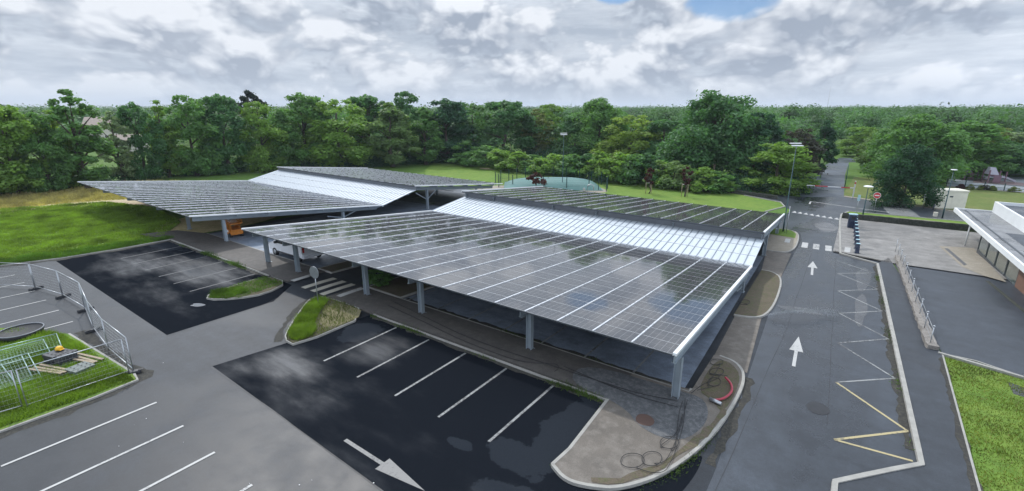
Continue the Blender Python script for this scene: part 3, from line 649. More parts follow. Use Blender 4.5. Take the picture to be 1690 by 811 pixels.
    for px_ in posts:
        mb = MB(); u = min(max(px_, X0 + .3), X1 - .15)
        iH(mb, L(u, Yn + .55, zn - .47), L(u, Yv, zv - .40)); mb.build('rafter', M_GALV, root)
        mb = MB(); iH(mb, L(u, Yv, zv - .32), L(u, Yr + .3, zr - .30), .3, .15); mb.build('rafter', M_GALV, root)
        mb = MB(); iH(mb, L(u, Yf + .25, zf - .47), L(u, Yb - .9, zb - .47)); mb.build('rafter', M_GALV, root)
        for (py_, sec) in post_rows:
            if sec == 'n': zt = zn + (zv - zn) * (py_ - Yn) / (Yv - Yn) - .65
            else: zt = zf + (zb - zf) * (py_ - Yf) / (Yb - Yf) - .65
            if X0 < -60 and px_ < -58 and py_ < 20: continue
            tp = L(u, py_, zt); ft = Vector((tp.x, tp.y, gz(tp.y + off.y) + (.08 if py_ < 20 else 0)))
            mb = MB()
            for sx in (-1, 1): mb.bar(ft + Vector((sx * .13, 0, 0)), tp + Vector((sx * .13, 0, 0)), .24, .03, 0, (1, 0, 0))
            mb.bar(ft, tp, .03, .24, 0, (1, 0, 0))
            mb.box(ft + Vector((0, 0, .02)), (.42, .42, .03))
            post = mb.build('post', M_GALV, root)
            if py_ > 20:
                mb = MB(); m_ = ft.lerp(tp, .50)
                for sy in (-1, 1): mb.bar(m_, tp + Vector((0, sy * 1.9, -.05 + (-.1 if sy < 0 else -.02))), .09, .09)
                mb.build('brace', M_GALV, root)
                if sec == 'f' and px_ != posts[-1]:
                    mb = MB(); mb.bar(m_, tp + Vector((2.2, 0, .1)), .09, .09); mb.bar(m_, m_ + Vector((3.4, 0, .02)), .06, .06); mb.build('brace', M_GALV, root)
    return root
CAN1 = (-36.54, -4.53, 16.75, 2.753, 37.13, .593, 42.93, 1.32, 42.42, 2.0, 61.3, .11, .001, -.034, -.007)
CAN2 = (-75.87, -44.23, 15.56, 3.0, 34.98, .933, 39.95, 2.047, 39.84, 2.54, 56.74, .82, -.017, .021, -.003)
canopy(CAN1, 'nearer solar parking canopy whose big dark panel roof fills the middle of the car park', [-37.5, -32.15, -24.4, -19.45, -11.9, -4.62], [(18.2, 'n'), (34.6, 'n'), (46.5, 'f'), (57, 'f')], 19, 18, 16)
canopy(CAN2, 'farther solar parking canopy on the left beside the lawn and the dry meadow', [-69.0, -61.2, -53.3, -45.4], [(18.5, 'n'), (30.5, 'n'), (42.8, 'f'), (52.2, 'f')], 19, 17, 15)

# ================================================================== BUILDING ON THE RIGHT
BR = R(2.7)            # building is turned slightly clockwise
bld = empty('flat_roofed_building', (10.05, 45.0, gz(45)), 'flat roofed building with white overhanging roof edge and tall glass front', 'building')
def BL(u, v, z):       # u to the right of the roof edge, v along +Y, z world height -> local to bld
    return Vector((u * math.cos(BR) - v * math.sin(BR), u * math.sin(BR) + v * math.cos(BR), z - gz(45)))
def bbox(mb, u0, u1, v0, v1, z0, z1, mi=0):
    mb.hexa([BL(u0, v0, z0), BL(u1, v0, z0), BL(u1, v1, z0), BL(u0, v1, z0)], [BL(u0, v0, z1), BL(u1, v0, z1), BL(u1, v1, z1), BL(u0, v1, z1)], mi)
mb = MB(); bbox(mb, .16, 12, -14, 23.55, 1.12, 1.34); mb.build('roof', M_ROOFG, bld)
mb = MB(); bbox(mb, .72, .86, -14, 23.1, 1.343, 1.37); bbox(mb, .86, 2.9, -14, -0.0, 1.343, 1.352); mb.build('roof_gutter', M_DSTEEL, bld)
mb = MB(); bbox(mb, 0, .16, -14, 23.7, 1.02, 1.42); bbox(mb, .16, 12, 23.55, 23.7, 1.02, 1.42); mb.build('fascia', M_WHITEP, bld)
mb = MB(); bbox(mb, .2, 11.9, -14, 23.5, 1.06, 1.118); mb.build('soffit', M_WHITEP, bld)
mb = MB(); bbox(mb, 1.55, 1.8, -14, -0.6, 1.345, 1.352); bbox(mb, 1.6, 2.8, 3, 12, 1.345, 1.353); mb.build('roof_patch', M_DARKROOF, bld)
mb = MB(); bbox(mb, 2.92, 3.1, -14, 23.4, 1.34, 2.42); bbox(mb, 3.1, 12, 23.22, 23.4, 1.34, 2.42); mb.build('parapet', M_WHITEP, bld)
mb = MB(); bbox(mb, 3.1, 12, -14, 23.22, 1.9, 2.12); mb.build('upper_roof', M_DARKROOF, bld)
zb_ = gz(50) - .5
mb = MB(); bbox(mb, 1.05, 11.5, 15.45, 15.6, zb_, 1.06); bbox(mb, 11.3, 11.5, -14, 15.4, zb_, 1.06); mb.build('end_wall', M_BROWNW, bld)
mb = MB(); bbox(mb, 1.12, 11.3, -13.9, -13.75, zb_, 1.058); mb.build('end_wall', M_HOUSEW, bld)
mb = MB(); bbox(mb, .86, 1.0, -.2, 3.8, zb_, 1.06); mb.build('board_panel', M_BROWNW, bld)
mb = MB(); bbox(mb, .95, 1.12, -14, -.2, zb_, 1.06); mb.build('dark_wall', M_DSTEEL, bld)
M_WINP, k, b = mat('window_pane', (.10, .125, .115), .04); b.inputs['Coat Weight'].default_value = .6
def bwin(v0, v1):
    mb = MB()
    for a, c in ((v0, v0 + .09), (v1 - .09, v1)): bbox(mb, .86, .98, a, c, zb_, 1.06)
    bbox(mb, .865, .975, v0, v1, .94, 1.058); bbox(mb, .865, .975, v0, v1, zb_, gz(52) + .16)
    f = mb.build('window', M_DSTEEL, bld)
    mb = MB(); bbox(mb, .905, .93, v0 + .09, v1 - .09, gz(52) + .16, .94); mb.build('pane', M_WINP, f)
for i in range(4): bwin(3.82 + i * 2.92, 3.80 + (i + 1) * 2.92)
mb = MB(); q = BL(.55, 18.4, 0); mb.tube([(q.x, q.y, gz(63) - gz(45)), (q.x, q.y, 1.06 - gz(45))], .07, 12); mb.build('column', M_WHITEP, bld)
# cycle stands beside it
proto = empty('cycle_stand', (10.75, 40.2, gz(40) + .03), 'dark steel cycle stand by the dark wall of the flat roofed building', 'cycle stand', 'cycle stands by the building')
for sx in (-.38, .38):
    mb = MB(); mb.tube([(sx, 0, 0), (sx, 0, .75)], .035, 8); mb.build('post', M_DSTEEL, proto)
    mb = MB(); mb.box((sx, 0, .012), (.2, .2, .024)); mb.build('base_plate', M_STEEL, proto)
mb = MB(); mb.tube([(.38 * math.cos(t), .0, .50 + .36 * math.sin(t)) for t in [6.283 * i / 20 for i in range(21)]], .022, 6, caps=False); mb.build('hoop', M_DSTEEL, proto)
for i in range(1, 4):
    o = copy_tree(proto); o.location = (10.75 + .05 * i, 40.2 - 1.15 * i, gz(40) + .03)

# ================================================================== WALLS AND RAILINGS
M_RSTEEL = simple('dull_rail_steel', (.24, .25, .26), .45, .6)
rail = empty('ramp_railing', (4.45, 31.0, gz(31)), 'long steel tube railing on the low rough stone wall beside the footway', 'railing')
A, B = Vector((4.45, 31.2, 0)), Vector((3.98, 55.8, 0)); org = Vector((4.45, 31.0, gz(31)))
tops = []
for i in range(11):
    p = A.lerp(B, i / 10); z = gz(p.y) + .1; mb = MB(); mb.tube([Vector((p.x, p.y, z)) - org, Vector((p.x - .0, p.y, z + 1.12)) - org], .021, 8)
    mb.lathe(Vector((p.x, p.y, z + 1.12)) - org, [(.02, 0), (.05, .02), (.05, .07), (.02, .09)], 8); mb.build('post', M_STEEL, rail); tops.append(Vector((p.x, p.y, z)) - org)
for h in (.45, .72, .98):
    mb = MB(); mb.tube([t + Vector((0, 0, h)) for t in tops[:10]], (.010 if h < .9 else .018), 6); mb.build('rail', M_RSTEEL, rail)
def wall(name, path, w, h0, h1, m, label, seed=1, rag=.0):
    r_ = random.Random(seed); pts = dens(path, .5); mb = MB(); L_ = []
    for i, p in enumerate(pts):
        a = pts[max(i - 1, 0)]; c = pts[min(i + 1, len(pts) - 1)]; d = Vector((c[0] - a[0], c[1] - a[1])).normalized(); n = Vector((-d.y, d.x)) * w / 2
        j = r_.uniform(-rag, rag); z = gz(p[1]); L_.append([(p[0] - n.x, p[1] - n.y, z + h0), (p[0] + n.x, p[1] + n.y, z + h0), (p[0] + n.x * (1 + j), p[1] + n.y * (1 - j), z + h1 + j * .15), (p[0] - n.x * (1 - j), p[1] - n.y, z + h1 + j * .2)])
    for a, b_ in zip(L_, L_[1:]):
        for j in range(4): mb.poly([a[j], a[(j + 1) % 4], b_[(j + 1) % 4], b_[j]])
    mb.poly(L_[0]); mb.poly(L_[-1]); o = mb.build(name, m); return tag(o, label, 'wall')
wall('stone_wall', [(4.55, 30.9), (4.5, 31.2), (4.05, 53)], .46, -.1, .34, M_STONE, 'low rough stone wall carrying the steel tube railing', 3, .35)
wall('retaining_wall', [(4.75, 30.55), (7.7, 29.7)], .16, -.3, .16, M_KERB, 'short low concrete wall at the top corner of the right lawn', 4)
wall('garden_wall', [(-.75, 71.65), (6, 71.75), (13, 72.3)], .34, -.1, .72, M_DWALL, 'long low dark wall between the pale yard and the roadside verge', 6, .2)
wall('garden_wall', [(-26, 86.5), (-16.2, 83.6), (-9.3, 81.6)], .3, -.1, .55, M_DWALL, 'low dark wall along the trees left of the road junction', 7, .3)
t = empty('marker_post', (7.7, 29.75, gz(29.8)), 'thin steel post standing at the end of the short concrete wall', 'post')
mb = MB(); mb.tube([(0, 0, 0), (0, 0, 1.15)], .03, 8); mb.build('pole', M_STEEL, t); mb = MB(); mb.lathe((0, 0, 1.15), [(.02, 0), (.055, .02), (.055, .06), (.02, .08)], 8); mb.build('cap', M_STEEL, t)
tag(sheet('drain_grate', [[(7.0, 28.9), (7.9, 28.5), (7.7, 27.4), (7.0, 27.6)]], M_PUD, .036))
t = struct(sheet('manhole_cover', [blob(.19, 21.06, .42, .5, rough=.05)], simple('cast_iron', (.03, .032, .036), .55, .3), .0285))
t = struct(sheet('manhole_cover', [blob(-5.14, 15.96, .36, .36, rough=.05)], simple('rusty_iron', (.12, .075, .06), .8, .3), .134))

# ================================================================== SITE FENCE AND MATERIALS ON THE LEFT ISLAND
def fence_panel_parts(root, Lp, h=1.78, mesh=True, m=None):
    m = m or M_STEEL; r_ = .021
    mb = MB(); mb.tube([(0, 0, .05), (0, 0, h)], r_, 8); mb.tube([(Lp, 0, .05), (Lp, 0, h)], r_, 8); mb.tube([(0, 0, h), (Lp, 0, h)], r_, 8); mb.tube([(0, 0, .22), (Lp, 0, .22)], r_, 8); mb.build('frame', m, root)
    mb = MB(); n = int(Lp / .11)
    for i in range(1, n): mb.bar((Lp * i / n, 0, .22), (Lp * i / n, 0, h), .003, .003)
    for i in range(1, 8): mb.bar((0, .004, .22 + (h - .22) * i / 8), (Lp, .004, .22 + (h - .22) * i / 8), .004, .004)
    mb.build('wire_mesh', m, root)
FP = [(-43.29, 6.16), (-39.99, 6.80), (-36.14, 6.95), (-32.25, 6.33), (-28.75, 6.0), (-25.31, 5.95)]
flab = ['tall wire site fence panel nearest the lawn, between the two farthest black blocks', 'tall wire site fence panel second from the lawn along the line of black blocks',
        'tall wire site fence panel third from the lawn, where the line of panels turns', 'tall wire site fence panel beside the top corner of the grass island',
        'tall wire site fence panel ending the row at the grass island corner']
def fpanel(a, b_, lab, grp='wire site fence panels on the left'):
    a, b_ = Vector((*a, 0)), Vector((*b_, 0)); d = b_ - a
    o = empty('site_fence', a, lab, 'fence panel', grp, math.atan2(d.y, d.x)); fence_panel_parts(o, d.length - .08); return o
for (a, b_), l in zip(zip(FP, FP[1:]), flab): fpanel(a, b_, l)
fpanel((-45.9, 4.75), FP[0], 'tall wire site fence panel reaching the left photo edge beside the lawn')
fpanel((-25.52, 2.45), (-25.33, 5.85), 'tall wire site fence panel turning back across the grass island from the end corner')
fpanel((-26.2, -.9), (-25.6, 2.4), 'tall wire site fence panel across the grass island at the left edge of the photo')
for (x, y), rz, l in [((-43.29, 6.16), 2.0, 'farthest one from the camera in the row'), ((-39.99, 6.8), 1.9, 'second from the lawn'), ((-36.14, 6.95), 1.75, 'third from the lawn'),
                      ((-32.25, 6.33), 1.7, 'beside the corner of the grass island'), ((-25.3, 5.95), 1.2, 'at the end corner of the grass island')]:
    o = empty('fence_foot', (x, y, .018), 'black rubber block under the wire fence feet, ' + l, 'fence block', 'black blocks under the site fence', rz)
    mb = MB(); mb.box((0, 0, .07), (.78 if y > 6 else .5, .25, .13)); ob = mb.build('block', M_PLAST, o, .02)
    mb = MB()
    for sx in (-.25, .25): mb.box((sx, 0, .145), (.2, .2, .02))
    mb.build('top_pad', M_RUBBER, o)
def heap(name, x, y, rz, lab, cat): return empty(name, (x, y, .20), lab, cat, None, rz)
# flat stacked fence panels with a greenish tint, propped on one another
M_GTUBE = simple('green_grey_tube', (.30, .42, .38), .4, .5, .1, 5)
for x, y, z, rz, tl, l in [(-27.75, 3.35, .14, 270, 68, 'uppermost of the pile'), (-28.0, 3.1, .12, 268, 70, 'second of the pile'), (-27.95, 2.6, .08, 274, 74, 'third of the pile, further left'),
                           (-29.9, 4.55, .55, 263, 88, 'its end jutting towards the dark blocks'), (-29.7, 4.1, .45, 266, 86, 'lying just under the jutting one')]:
    o = empty('site_fence', (x, y, z), 'spare greenish fence panel on the grass, ' + l, 'fence panel', 'spare fence panels piled on the grass')
    o.rotation_euler = (R(tl), 0, R(rz)); fence_panel_parts(o, 3.4, 1.9, True, M_GTUBE)
def block_pile(x, y, rz, nx, ny, nz, lab, m):
    o = heap('feet_pile', x, y, rz, lab, 'block pile'); r_ = random.Random(int(x * 7))
    for a in range(nx):
        for c in range(nz):
            mb = MB(); j = r_.uniform(-.04, .04)
            mb.box((a * .27 + j * .5, j, .08 + c * .15), (.25, .78, .135), j)
            if c == nz - 1:
                for q in (-.22, .06, .26): mb.box((a * .27 + j, q, .155 + c * .15), (.07, .05, .012), 0, 1)
            mb.build('block', [m, M_RUBBER], o, 0)
    return o
block_pile(-29.35, 4.15, R(20), 4, 1, 3, 'dark pile of plastic fence feet with a yellow helmet on it', M_PLAST)
block_pile(-27.55, 4.5, R(14), 3, 1, 1, 'low grey green set of plastic fence feet beside the planks', simple('grey_green_plastic', (.12, .145, .13), .5))
o = empty('safety_helmet', (-29.25, 4.35, .70), 'yellow helmet lying on the dark pile of fence feet', 'helmet'); o.rotation_euler = (0, 0, .4)
mb = MB(); mb.lathe((0, 0, 0), [(.15, 0), (.155, .03), (.14, .09), (.10, .14), (.04, .165)], 16); mb.build('shell', M_YPL, o); mb = MB(); mb.box((.13, 0, .012), (.16, .2, .015)); mb.build('brim', M_YPL, o, .004)
for i, (x, y, rz, z, l) in enumerate([(-28.3, 5.15, .30, .13, 'uppermost of the planks behind the blocks'), (-28.25, 4.93, .26, .13, 'pale plank second behind the blocks'), (-28.2, 4.75, .35, .14, 'third plank, next to the low grey green blocks'),
                                   (-28.2, 3.55, .42, .13, 'front plank nearest the camera'), (-28.2, 3.72, .38, .13, 'second plank from the front'), (-28.25, 3.9, .34, .14, 'plank closest to the front of the dark pile')]):
    o = empty('timber_plank', (x, y, z + .16), 'weathered timber plank on the grass island, ' + l, 'plank', 'timber planks on the grass island', rz)
    mb = MB(); mb.box((0, 0, 0), (1.9, .12, .045)); mb.build('board', M_WOOD, o, .004); mb = MB(); mb.box((.955, 0, 0), (.012, .115, .04)); mb.build('end_grain', M_BARK, o)
o = empty('rubber_tub', (-34.6, 3.9, .09), 'wide low black tub with a pale rim at the edge of the grass', 'tub')
mb = MB(); mb.lathe((0, 0, 0), [(.85, 0), (.95, .26), (.90, .26), (.86, .21), (.05, .20)], 28); mb.build('shell', M_RUBBER, o); mb = MB(); mb.tube([(.92 * math.cos(t), .92 * math.sin(t), .27) for t in [6.283 * i / 28 for i in range(29)]], .03, 6, caps=False); mb.build('rim', M_FASCIA, o)

# ================================================================== VEHICLES UNDER THE LEFT CANOPY SIDE
van = empty('parked_van', (-36.45, 20.65, gz(20.6) + .02), 'white panel van parked beside the footway under the canopy edge', 'van')
prof = [(-2.42, .42), (-2.46, .75), (-2.38, 1.0), (-1.6, 1.16), (-.85, 1.82), (-.55, 1.92), (2.3, 1.92), (2.42, 1.75), (2.47, .9), (2.47, .38)]
def extr(mb, prof, y0, y1, mi=0):
    n = len(prof); a = [(x, y0, z) for x, z in prof]; c = [(x, y1, z) for x, z in prof]
    mb.poly(a, mi); mb.poly(c[::-1], mi)
    for i in range(n): mb.poly([a[i], c[i], c[(i + 1) % n], a[(i + 1) % n]], mi)
mb = MB(); extr(mb, prof, -.94, .94); mb.build('body', M_VAN, van, .07)
for x0, x1 in ((-.95, -.12), (-.02, .95)):
    mb = MB(); z0, z1 = 1.16, 1.68
    P_ = [(x0 - (.45 if x0 < -.5 else 0), -.945, z0), (x1, -.945, z0), (x1, -.935, z1), (x0 + (.08 if x0 < -.5 else 0), -.935, z1)]
    if x0 < -.5: mb.poly(P_); mb.poly([(p[0], p[1] - .012, p[2]) for p in P_][::-1]); mb.build('side_window', M_GLASSD, van)
mb = MB(); mb.hexa([(-1.62, -.8, 1.16), (-1.60, -.8, 1.15), (-1.60, .8, 1.15), (-1.62, .8, 1.16)], [(-.88, -.74, 1.83), (-.86, -.74, 1.82), (-.86, .74, 1.82), (-.88, .74, 1.83)]); mb.build('windscreen', M_GLASSD, van)
for sy in (-.55, .55):
    mb = MB(); mb.box((2.462, sy * .8, 1.45), (.03, .72, .5)); mb.build('rear_window', M_GLASSD, van)
for sy in (-.84, .84):
    mb = MB(); mb.box((2.455, sy, 1.08), (.06, .15, .42)); mb.build('tail_light', M_TAIL, van, .015)
    mb = MB(); mb.box((-2.40, sy * .84, .86), (.12, .3, .18)); mb.build('headlight', M_SWHITE, van, .03)
mb = MB(); mb.box((2.5, 0, .50), (.14, 1.84, .22)); mb.build('bumper', M_VAN, van, .03)
mb = MB(); mb.box((0, -.955, .45), (2.3, .03, .12)); mb.build('side_sill', M_PLAST, van, .008)
mb = MB(); mb.box((2.5, 0, .72), (.02, .5, .11)); mb.build('number_plate', M_SWHITE, van)
mb = MB(); mb.box((-1.2, -1.03, 1.22), (.14, .2, .2)); mb.build('mirror', M_PLAST, van, .03)
for x in (-1.55, 1.72):
    for sy in (-.86, .86):
        mb = MB(); mb.lathe((x, sy, .34), [(.18, -.11), (.31, -.115), (.34, -.07), (.34, .07), (.31, .115), (.18, .11)], 22, axis='y'); w_ = mb.build('wheel', M_RUBBER, van)
        mb = MB(); mb.lathe((x, sy, .34), [(.02, -.118), (.2, -.118), (.2, .118), (.02, .118)], 16, axis='y'); mb.build('rim', M_STEEL, w_)
lift = empty('scissor_lift', (-47.6, 21.0, gz(21) + .02), 'orange scissor lift machine parked under the left canopy behind its front post', 'scissor lift', None, R(-8))
mb = MB(); mb.box((0, 0, .48), (1.9, 1.1, .5)); mb.build('chassis', M_ORANGE, lift, .03)
mb = MB(); mb.box((0, -.56, .55), (.7, .03, .22)); mb.build('label_plate', M_SWHITE, lift)
for x in (-.72, .72):
    for sy in (-.5, .5):
        mb = MB(); mb.lathe((x, sy, .22), [(.05, -.1), (.22, -.1), (.22, .1), (.05, .1)], 18, axis='y'); mb.build('wheel', M_RUBBER, lift)
mb = MB()
for i in range(3):
    for sy in (-.38, .38):
        z = .78 + i * .16; mb.bar((-.82, sy, z), (.82, sy, z + .15), .05, .07); mb.bar((.82, sy, z), (-.82, sy, z + .15), .05, .07)
mb.build('scissor_arms', M_ORANGE, lift)
mb = MB(); mb.box((0, 0, 1.30), (2.1, 1.12, .10)); mb.build('platform', M_ORANGE, lift)
mb = MB()
for x in (-1.02, -.34, .34, 1.02):
    for sy in (-.53, .53): mb.tube([(x, sy, 1.35), (x, sy, 1.62)], .025, 6)
for z in (1.50, 1.62):
    for sy in (-.53, .53): mb.tube([(-1.02, sy, z), (1.02, sy, z)], .022, 6)
    for x in (-1.02, 1.02): mb.tube([(x, -.53, z), (x, .53, z)], .022, 6)
mb.build('guard_rail', M_ORANGE, lift)
mb = MB()
for i in range(7):
    a = i / 7; mb.hexa([(-.6 + .16 * i, -.3 - .05 * math.sin(i * 2), 0), (-.44 + .16 * i, -.3, 0), (-.44 + .16 * i, .3, 0), (-.6 + .16 * i, .33, 0)], [(-.6 + .16 * i, -.2, .12 + .1 * math.sin(i * 1.7)), (-.44 + .16 * i, -.2, .12 + .1 * math.sin(i * 1.7 + 1.7)), (-.44 + .16 * i, .2, .14 + .1 * math.sin(i * 1.7 + 1.7)), (-.6 + .16 * i, .2, .14 + .1 * math.sin(i * 1.7))])
o = mb.build('crumpled_sheet', M_WHITEP); o.location = (-47.6, 21.0, gz(21) + 1.37); tag(o, 'crumpled white sheet lying on top of the orange scissor lift', 'sheet')

# ================================================================== HOSE AND CABLES ON THE END ISLAND
def curve_pts(P_, n=8):
    out = []; P_ = [Vector(p) for p in P_]; Q = [P_[0]] + P_ + [P_[-1]]
    for i in range(1, len(Q) - 2):
        for j in range(n):
            t = j / n; a, b_, c, d = Q[i - 1:i + 3]
            out.append(.5 * ((2 * b_) + (c - a) * t + (2 * a - 5 * b_ + 4 * c - d) * t * t + (3 * b_ - a - 3 * c + d) * t ** 3))
    return out + [P_[-1]]
zi = .17
hose = empty('red_hose', (-3.6, 17.9, .14), 'thick red hose with pale end fitting curved on the soil of the end island', 'hose')
hp = [g(*p) for p in ((1177, 668), (1188, 667), (1198, 663), (1206, 655), (1206, 646), (1202, 639), (1196, 633))]
mb = MB(); mb.tube([Vector((p.x + 3.6, p.y - 17.9, .05)) for p in curve_pts(hp)], .05, 10); mb.build('tube', M_HOSE, hose)
p = g(1182, 670); mb = MB(); mb.tube([(p.x + 3.6 - .28, p.y - 17.9 + .02, .05), (p.x + 3.6 + .2, p.y - 17.9 - .1, .05)], .075, 10); mb.build('fitting', M_STEEL, hose)
def cable(px, lab, r=.017, z=zi, name='cable'):
    pts = [g(*p) for p in px]; mb = MB(); mb.tube([Vector((p.x, p.y, gz(p.y) + z)) for p in curve_pts(pts, 6)], r, 6); return tag(mb.build(name, M_RUBBER), lab, 'cable', 'black cables on the footway islands')
def loops(c, rx, ry, n, z=0.0):
    return [(c[0] + rx * math.cos(6.283 * i / 12 + 1) * (1 + .06 * math.sin(i)), c[1] + ry * math.sin(6.283 * i / 12 + 1)) for i in range(12 * n + 4)]
cable([(645, 500), (700, 527), (760, 556), (830, 583), (905, 607), (980, 632), (1050, 654), (1118, 668)], 'long black cable along the footway behind the wet bays', .013)
cable([(640, 508), (700, 536), (762, 566), (840, 596), (880, 604), (914, 606), (922, 612), (915, 619)], 'black cable along the footway ending in a small hook near the middle post', .013)
cable([(930, 610), (1000, 640), (1060, 662), (1118, 678)], 'black cable running from the middle of the footway to the corner post', .013)
cable([(1130, 664), (1128, 700), (1118, 740), (1106, 770), (1095, 785), (1075, 787), (1050, 779)] + loops((1043, 767), 20, 12, 1), 'black cable ending in the round loop nearest the bottom of the end island', .011)
cable([(1134, 666), (1124, 705), (1110, 745), (1096, 768), (1080, 772)] + loops((1075, 764), 17, 12, 1), 'black cable ending in the second loop from the bottom of the end island', .011)
cable([(1126, 668), (1120, 690)] + loops((1104, 737), 16, 10, 1) + [(1116, 720), (1126, 690)], 'black cable looped beside the gravel of the end island', .011)
cable([(1140, 655), (1160, 640), (1180, 632)] + loops((1182, 619), 12, 6, 2) + [(1200, 626)], 'black cable coiled on the soil above the red hose', .011)
cable([(1150, 650)] + loops((1178, 636), 11, 7, 1) + loops((1182, 603), 11, 5, 1), 'black cable with slack coils reaching up to the ramp', .011)
cable([(1218, 502)] + loops((1228, 503), 9, 4, 2), 'black cable coiled on the soil island beyond the ramp', .011)

M_SPRAY, k, b = mat('spray_drops', (.85, .88, .92), .2); b.inputs['Transmission Weight'].default_value = .4
mb = MB(); r_ = random.Random(9)
for i in range(5200):
    t = r_.random() ** .8; y0 = 30.1 + 3.2 * t + r_.gauss(0, .04 + .28 * t); x0 = -3.3 + 3.6 * t + r_.gauss(0, .04 + .2 * t); z0 = gz(y0) + .12 + .55 * t * (1 - t) * 2 + abs(r_.gauss(0, .04 + .10 * t)); q = .006 + .007 * r_.random()
    mb.poly([(x0 - q, y0, z0), (x0 + q, y0 + q * .4, z0), (x0, y0 - q, z0 + q * 1.5)])
o = mb.build('water_spray', M_SPRAY, fix=False); tag(o, 'fine white water spray shooting across the road from the island kerb', 'water spray')
# ================================================================== SIGNS, LAMPS, BARRIER
def round_sign(x, y, h, r, lab, face, back=False, rz=0.0):
    o = empty('road_sign', (x, y, gz(y)), lab, 'road sign', None, rz)
    mb = MB(); mb.tube([(0, 0, 0), (0, 0, h + r * .8)], .032, 8); mb.build('pole', M_STEEL, o)
    mb = MB(); mb.lathe((0, -.05, h), [(r, 0), (r, .025)], 28, axis='y'); d = mb.build('disc', face, o)
    return o, d
o, d = round_sign(-25.55, 15.45, 2.05, .38, 'round traffic sign seen from its grey back beside the zebra crossing', M_STEEL, rz=R(8)); o.location.z = .1
mb = MB(); mb.box((0, -.015, 2.05), (.06, .03, .7)); mb.build('bracket', M_DSTEEL, o)
ns = g(1442, 350); zt = ztop(1449, 323, ns) - ns.z
o, d = round_sign(ns.x, ns.y, zt, .36, 'round red no entry sign with a white bar at the road junction', M_RED, rz=R(0))
mb = MB(); mb.lathe((0, -.045, zt), [(.405, 0), (.405, .02)], 28, axis='y'); mb.build('white_edge', M_SWHITE, o)
mb = MB(); mb.box((0, -.065, zt), (.50, .02, .13)); mb.build('white_bar', M_SWHITE, o)
# small plates on poles
def plate_sign(px, py, top, lab, w, h, m, tilt=0.0):
    b_ = g(px, py); o = empty('small_sign', b_, lab, 'road sign', None, tilt); zt = ztop(*top, b_) - b_.z
    mb = MB(); mb.tube([(0, 0, 0), (0, 0, zt)], .03, 8); mb.build('pole', M_GREENP if m is M_CAB else M_STEEL, o); mb = MB(); mb.box((0, -.045, zt - h / 2), (w, .03, h)); mb.build('plate', m, o, .01); return o
M_BLUEW = simple('pale_blue_plate', (.42, .62, .68), .4)
plate_sign(1412, 356, (1420, 322), 'small pale blue plate on a thin pole at the verge corner', .3, .75, M_BLUEW)
plate_sign(1522, 345, (1528, 321), 'small grey plate on a pole beside the ivy clad tree', .32, .4, M_STEEL, .3)
plate_sign(1297, 386, (1306, 341), 'thin grey pole with a small plate next to the tall lamp post', .1, .25, M_STEEL, .8)
for (px, py, tx, ty, l) in ((866, 268, 866, 257, 'small white notice on a stake among the shrubs, left of the other one'), (904, 266, 904, 258, 'small white notice on a stake behind the shrubs near the lamp'), (728, 262, 728, 249, 'small white notice board under the dark trees beyond the lawn')):
    b_ = g(px, py); o = empty('notice', b_, l, 'notice'); zt = ztop(tx, ty, b_) - b_.z
    mb = MB(); mb.tube([(0, 0, 0), (0, 0, zt)], .035, 6); mb.build('stake', M_WOOD, o); mb = MB(); mb.box((0, -.05, zt - .35), (.45, .03, .6)); mb.build('board', M_SWHITE, o)
def lamp(px, py, top, lab, kind, rz=YAW):
    b_ = g(px, py); o = empty('street_lamp', b_, lab, 'street lamp', None, rz); zt = ztop(*top, b_) - b_.z
    mb = MB(); mb.tube([(0, 0, 0), (0, 0, 1.1), (0, 0, 1.15), (0, 0, zt)], [.085, .085, .06, .04], 10); mb.build('pole', M_LAMPP, o)
    if kind == 'twin':
        mb = MB(); mb.bar((-.55, 0, zt), (.55, 0, zt), .06, .05); mb.tube([(0, 0, zt - .4), (0, 0, zt - .05)], .06, 8); mb.build('arm', M_STEEL, o)
        for s_ in (-.1, .12):
            mb = MB(); mb.box((.05 * s_, s_ * 2, zt + .05 + s_), (1.15, .3, .08)); mb.build('lamp_head', M_SWHITE, o, .02)
    elif kind == 'dome':
        mb = MB(); mb.lathe((0, 0, zt - .25), [(.05, 0), (.05, .12), (.52, .14), (.48, .2), (.3, .27), (.05, .3)], 20); mb.build('lamp_head', M_SWHITE, o)
    else:
        mb = MB(); mb.lathe((0, 0, zt - .12), [(.12, 0), (.34, .06), (.3, .12), (.05, .14)], 16); mb.build('lamp_head', M_SWHITE, o)
    return o
lamp(1292, 384, (1320, 240), 'tall dark lamp post with a flat double head on the green verge by the road', 'twin')
lamp(928, 312, (928, 222), 'tall dark lamp post with a flat head in front of the green tank', 'twin')
lamp(1555, 360, (1576, 280), 'slim lamp post with a small pale head in front of the cream kiosk', 'small')
lamp(1423, 360, (1433, 307), 'short lamp post with a wide white dome head on the roadside verge', 'dome')
lamp(1184, 284, (1187, 250), 'thin distant lamp post with a white head under the big oak', 'small')
b_ = g(1394, 309); mb = MB(); mb.tube([(0, 0, 0), (0, 0, ztop(1402, 272, b_) - b_.z)], [.07, .05], 8); o = mb.build('utility_pole', M_LAMPP); o.location = b_; tag(o, 'dark thin pole standing on the grass right of the red and white barrier', 'pole')
for (px, py, tx, ty, r_, l) in ((842, 264, 842, 236, .11, 'pale wooden pole rising out of the shrubs left of the lamp'), (1176, 300, 1178, 262, .22, 'broken grey tree stump pole behind the right end of the shrubs')):
    b_ = g(px, py); zt = ztop(tx, ty, b_) - b_.z; mb = MB(); mb.tube([(0, 0, 0), (.03, 0, zt * .5), (.0, .02, zt)], [r_, r_ * .9, r_ * .75], 9); o = mb.build('wooden_pole', M_WOOD); o.location = b_; tag(o, l, 'pole')
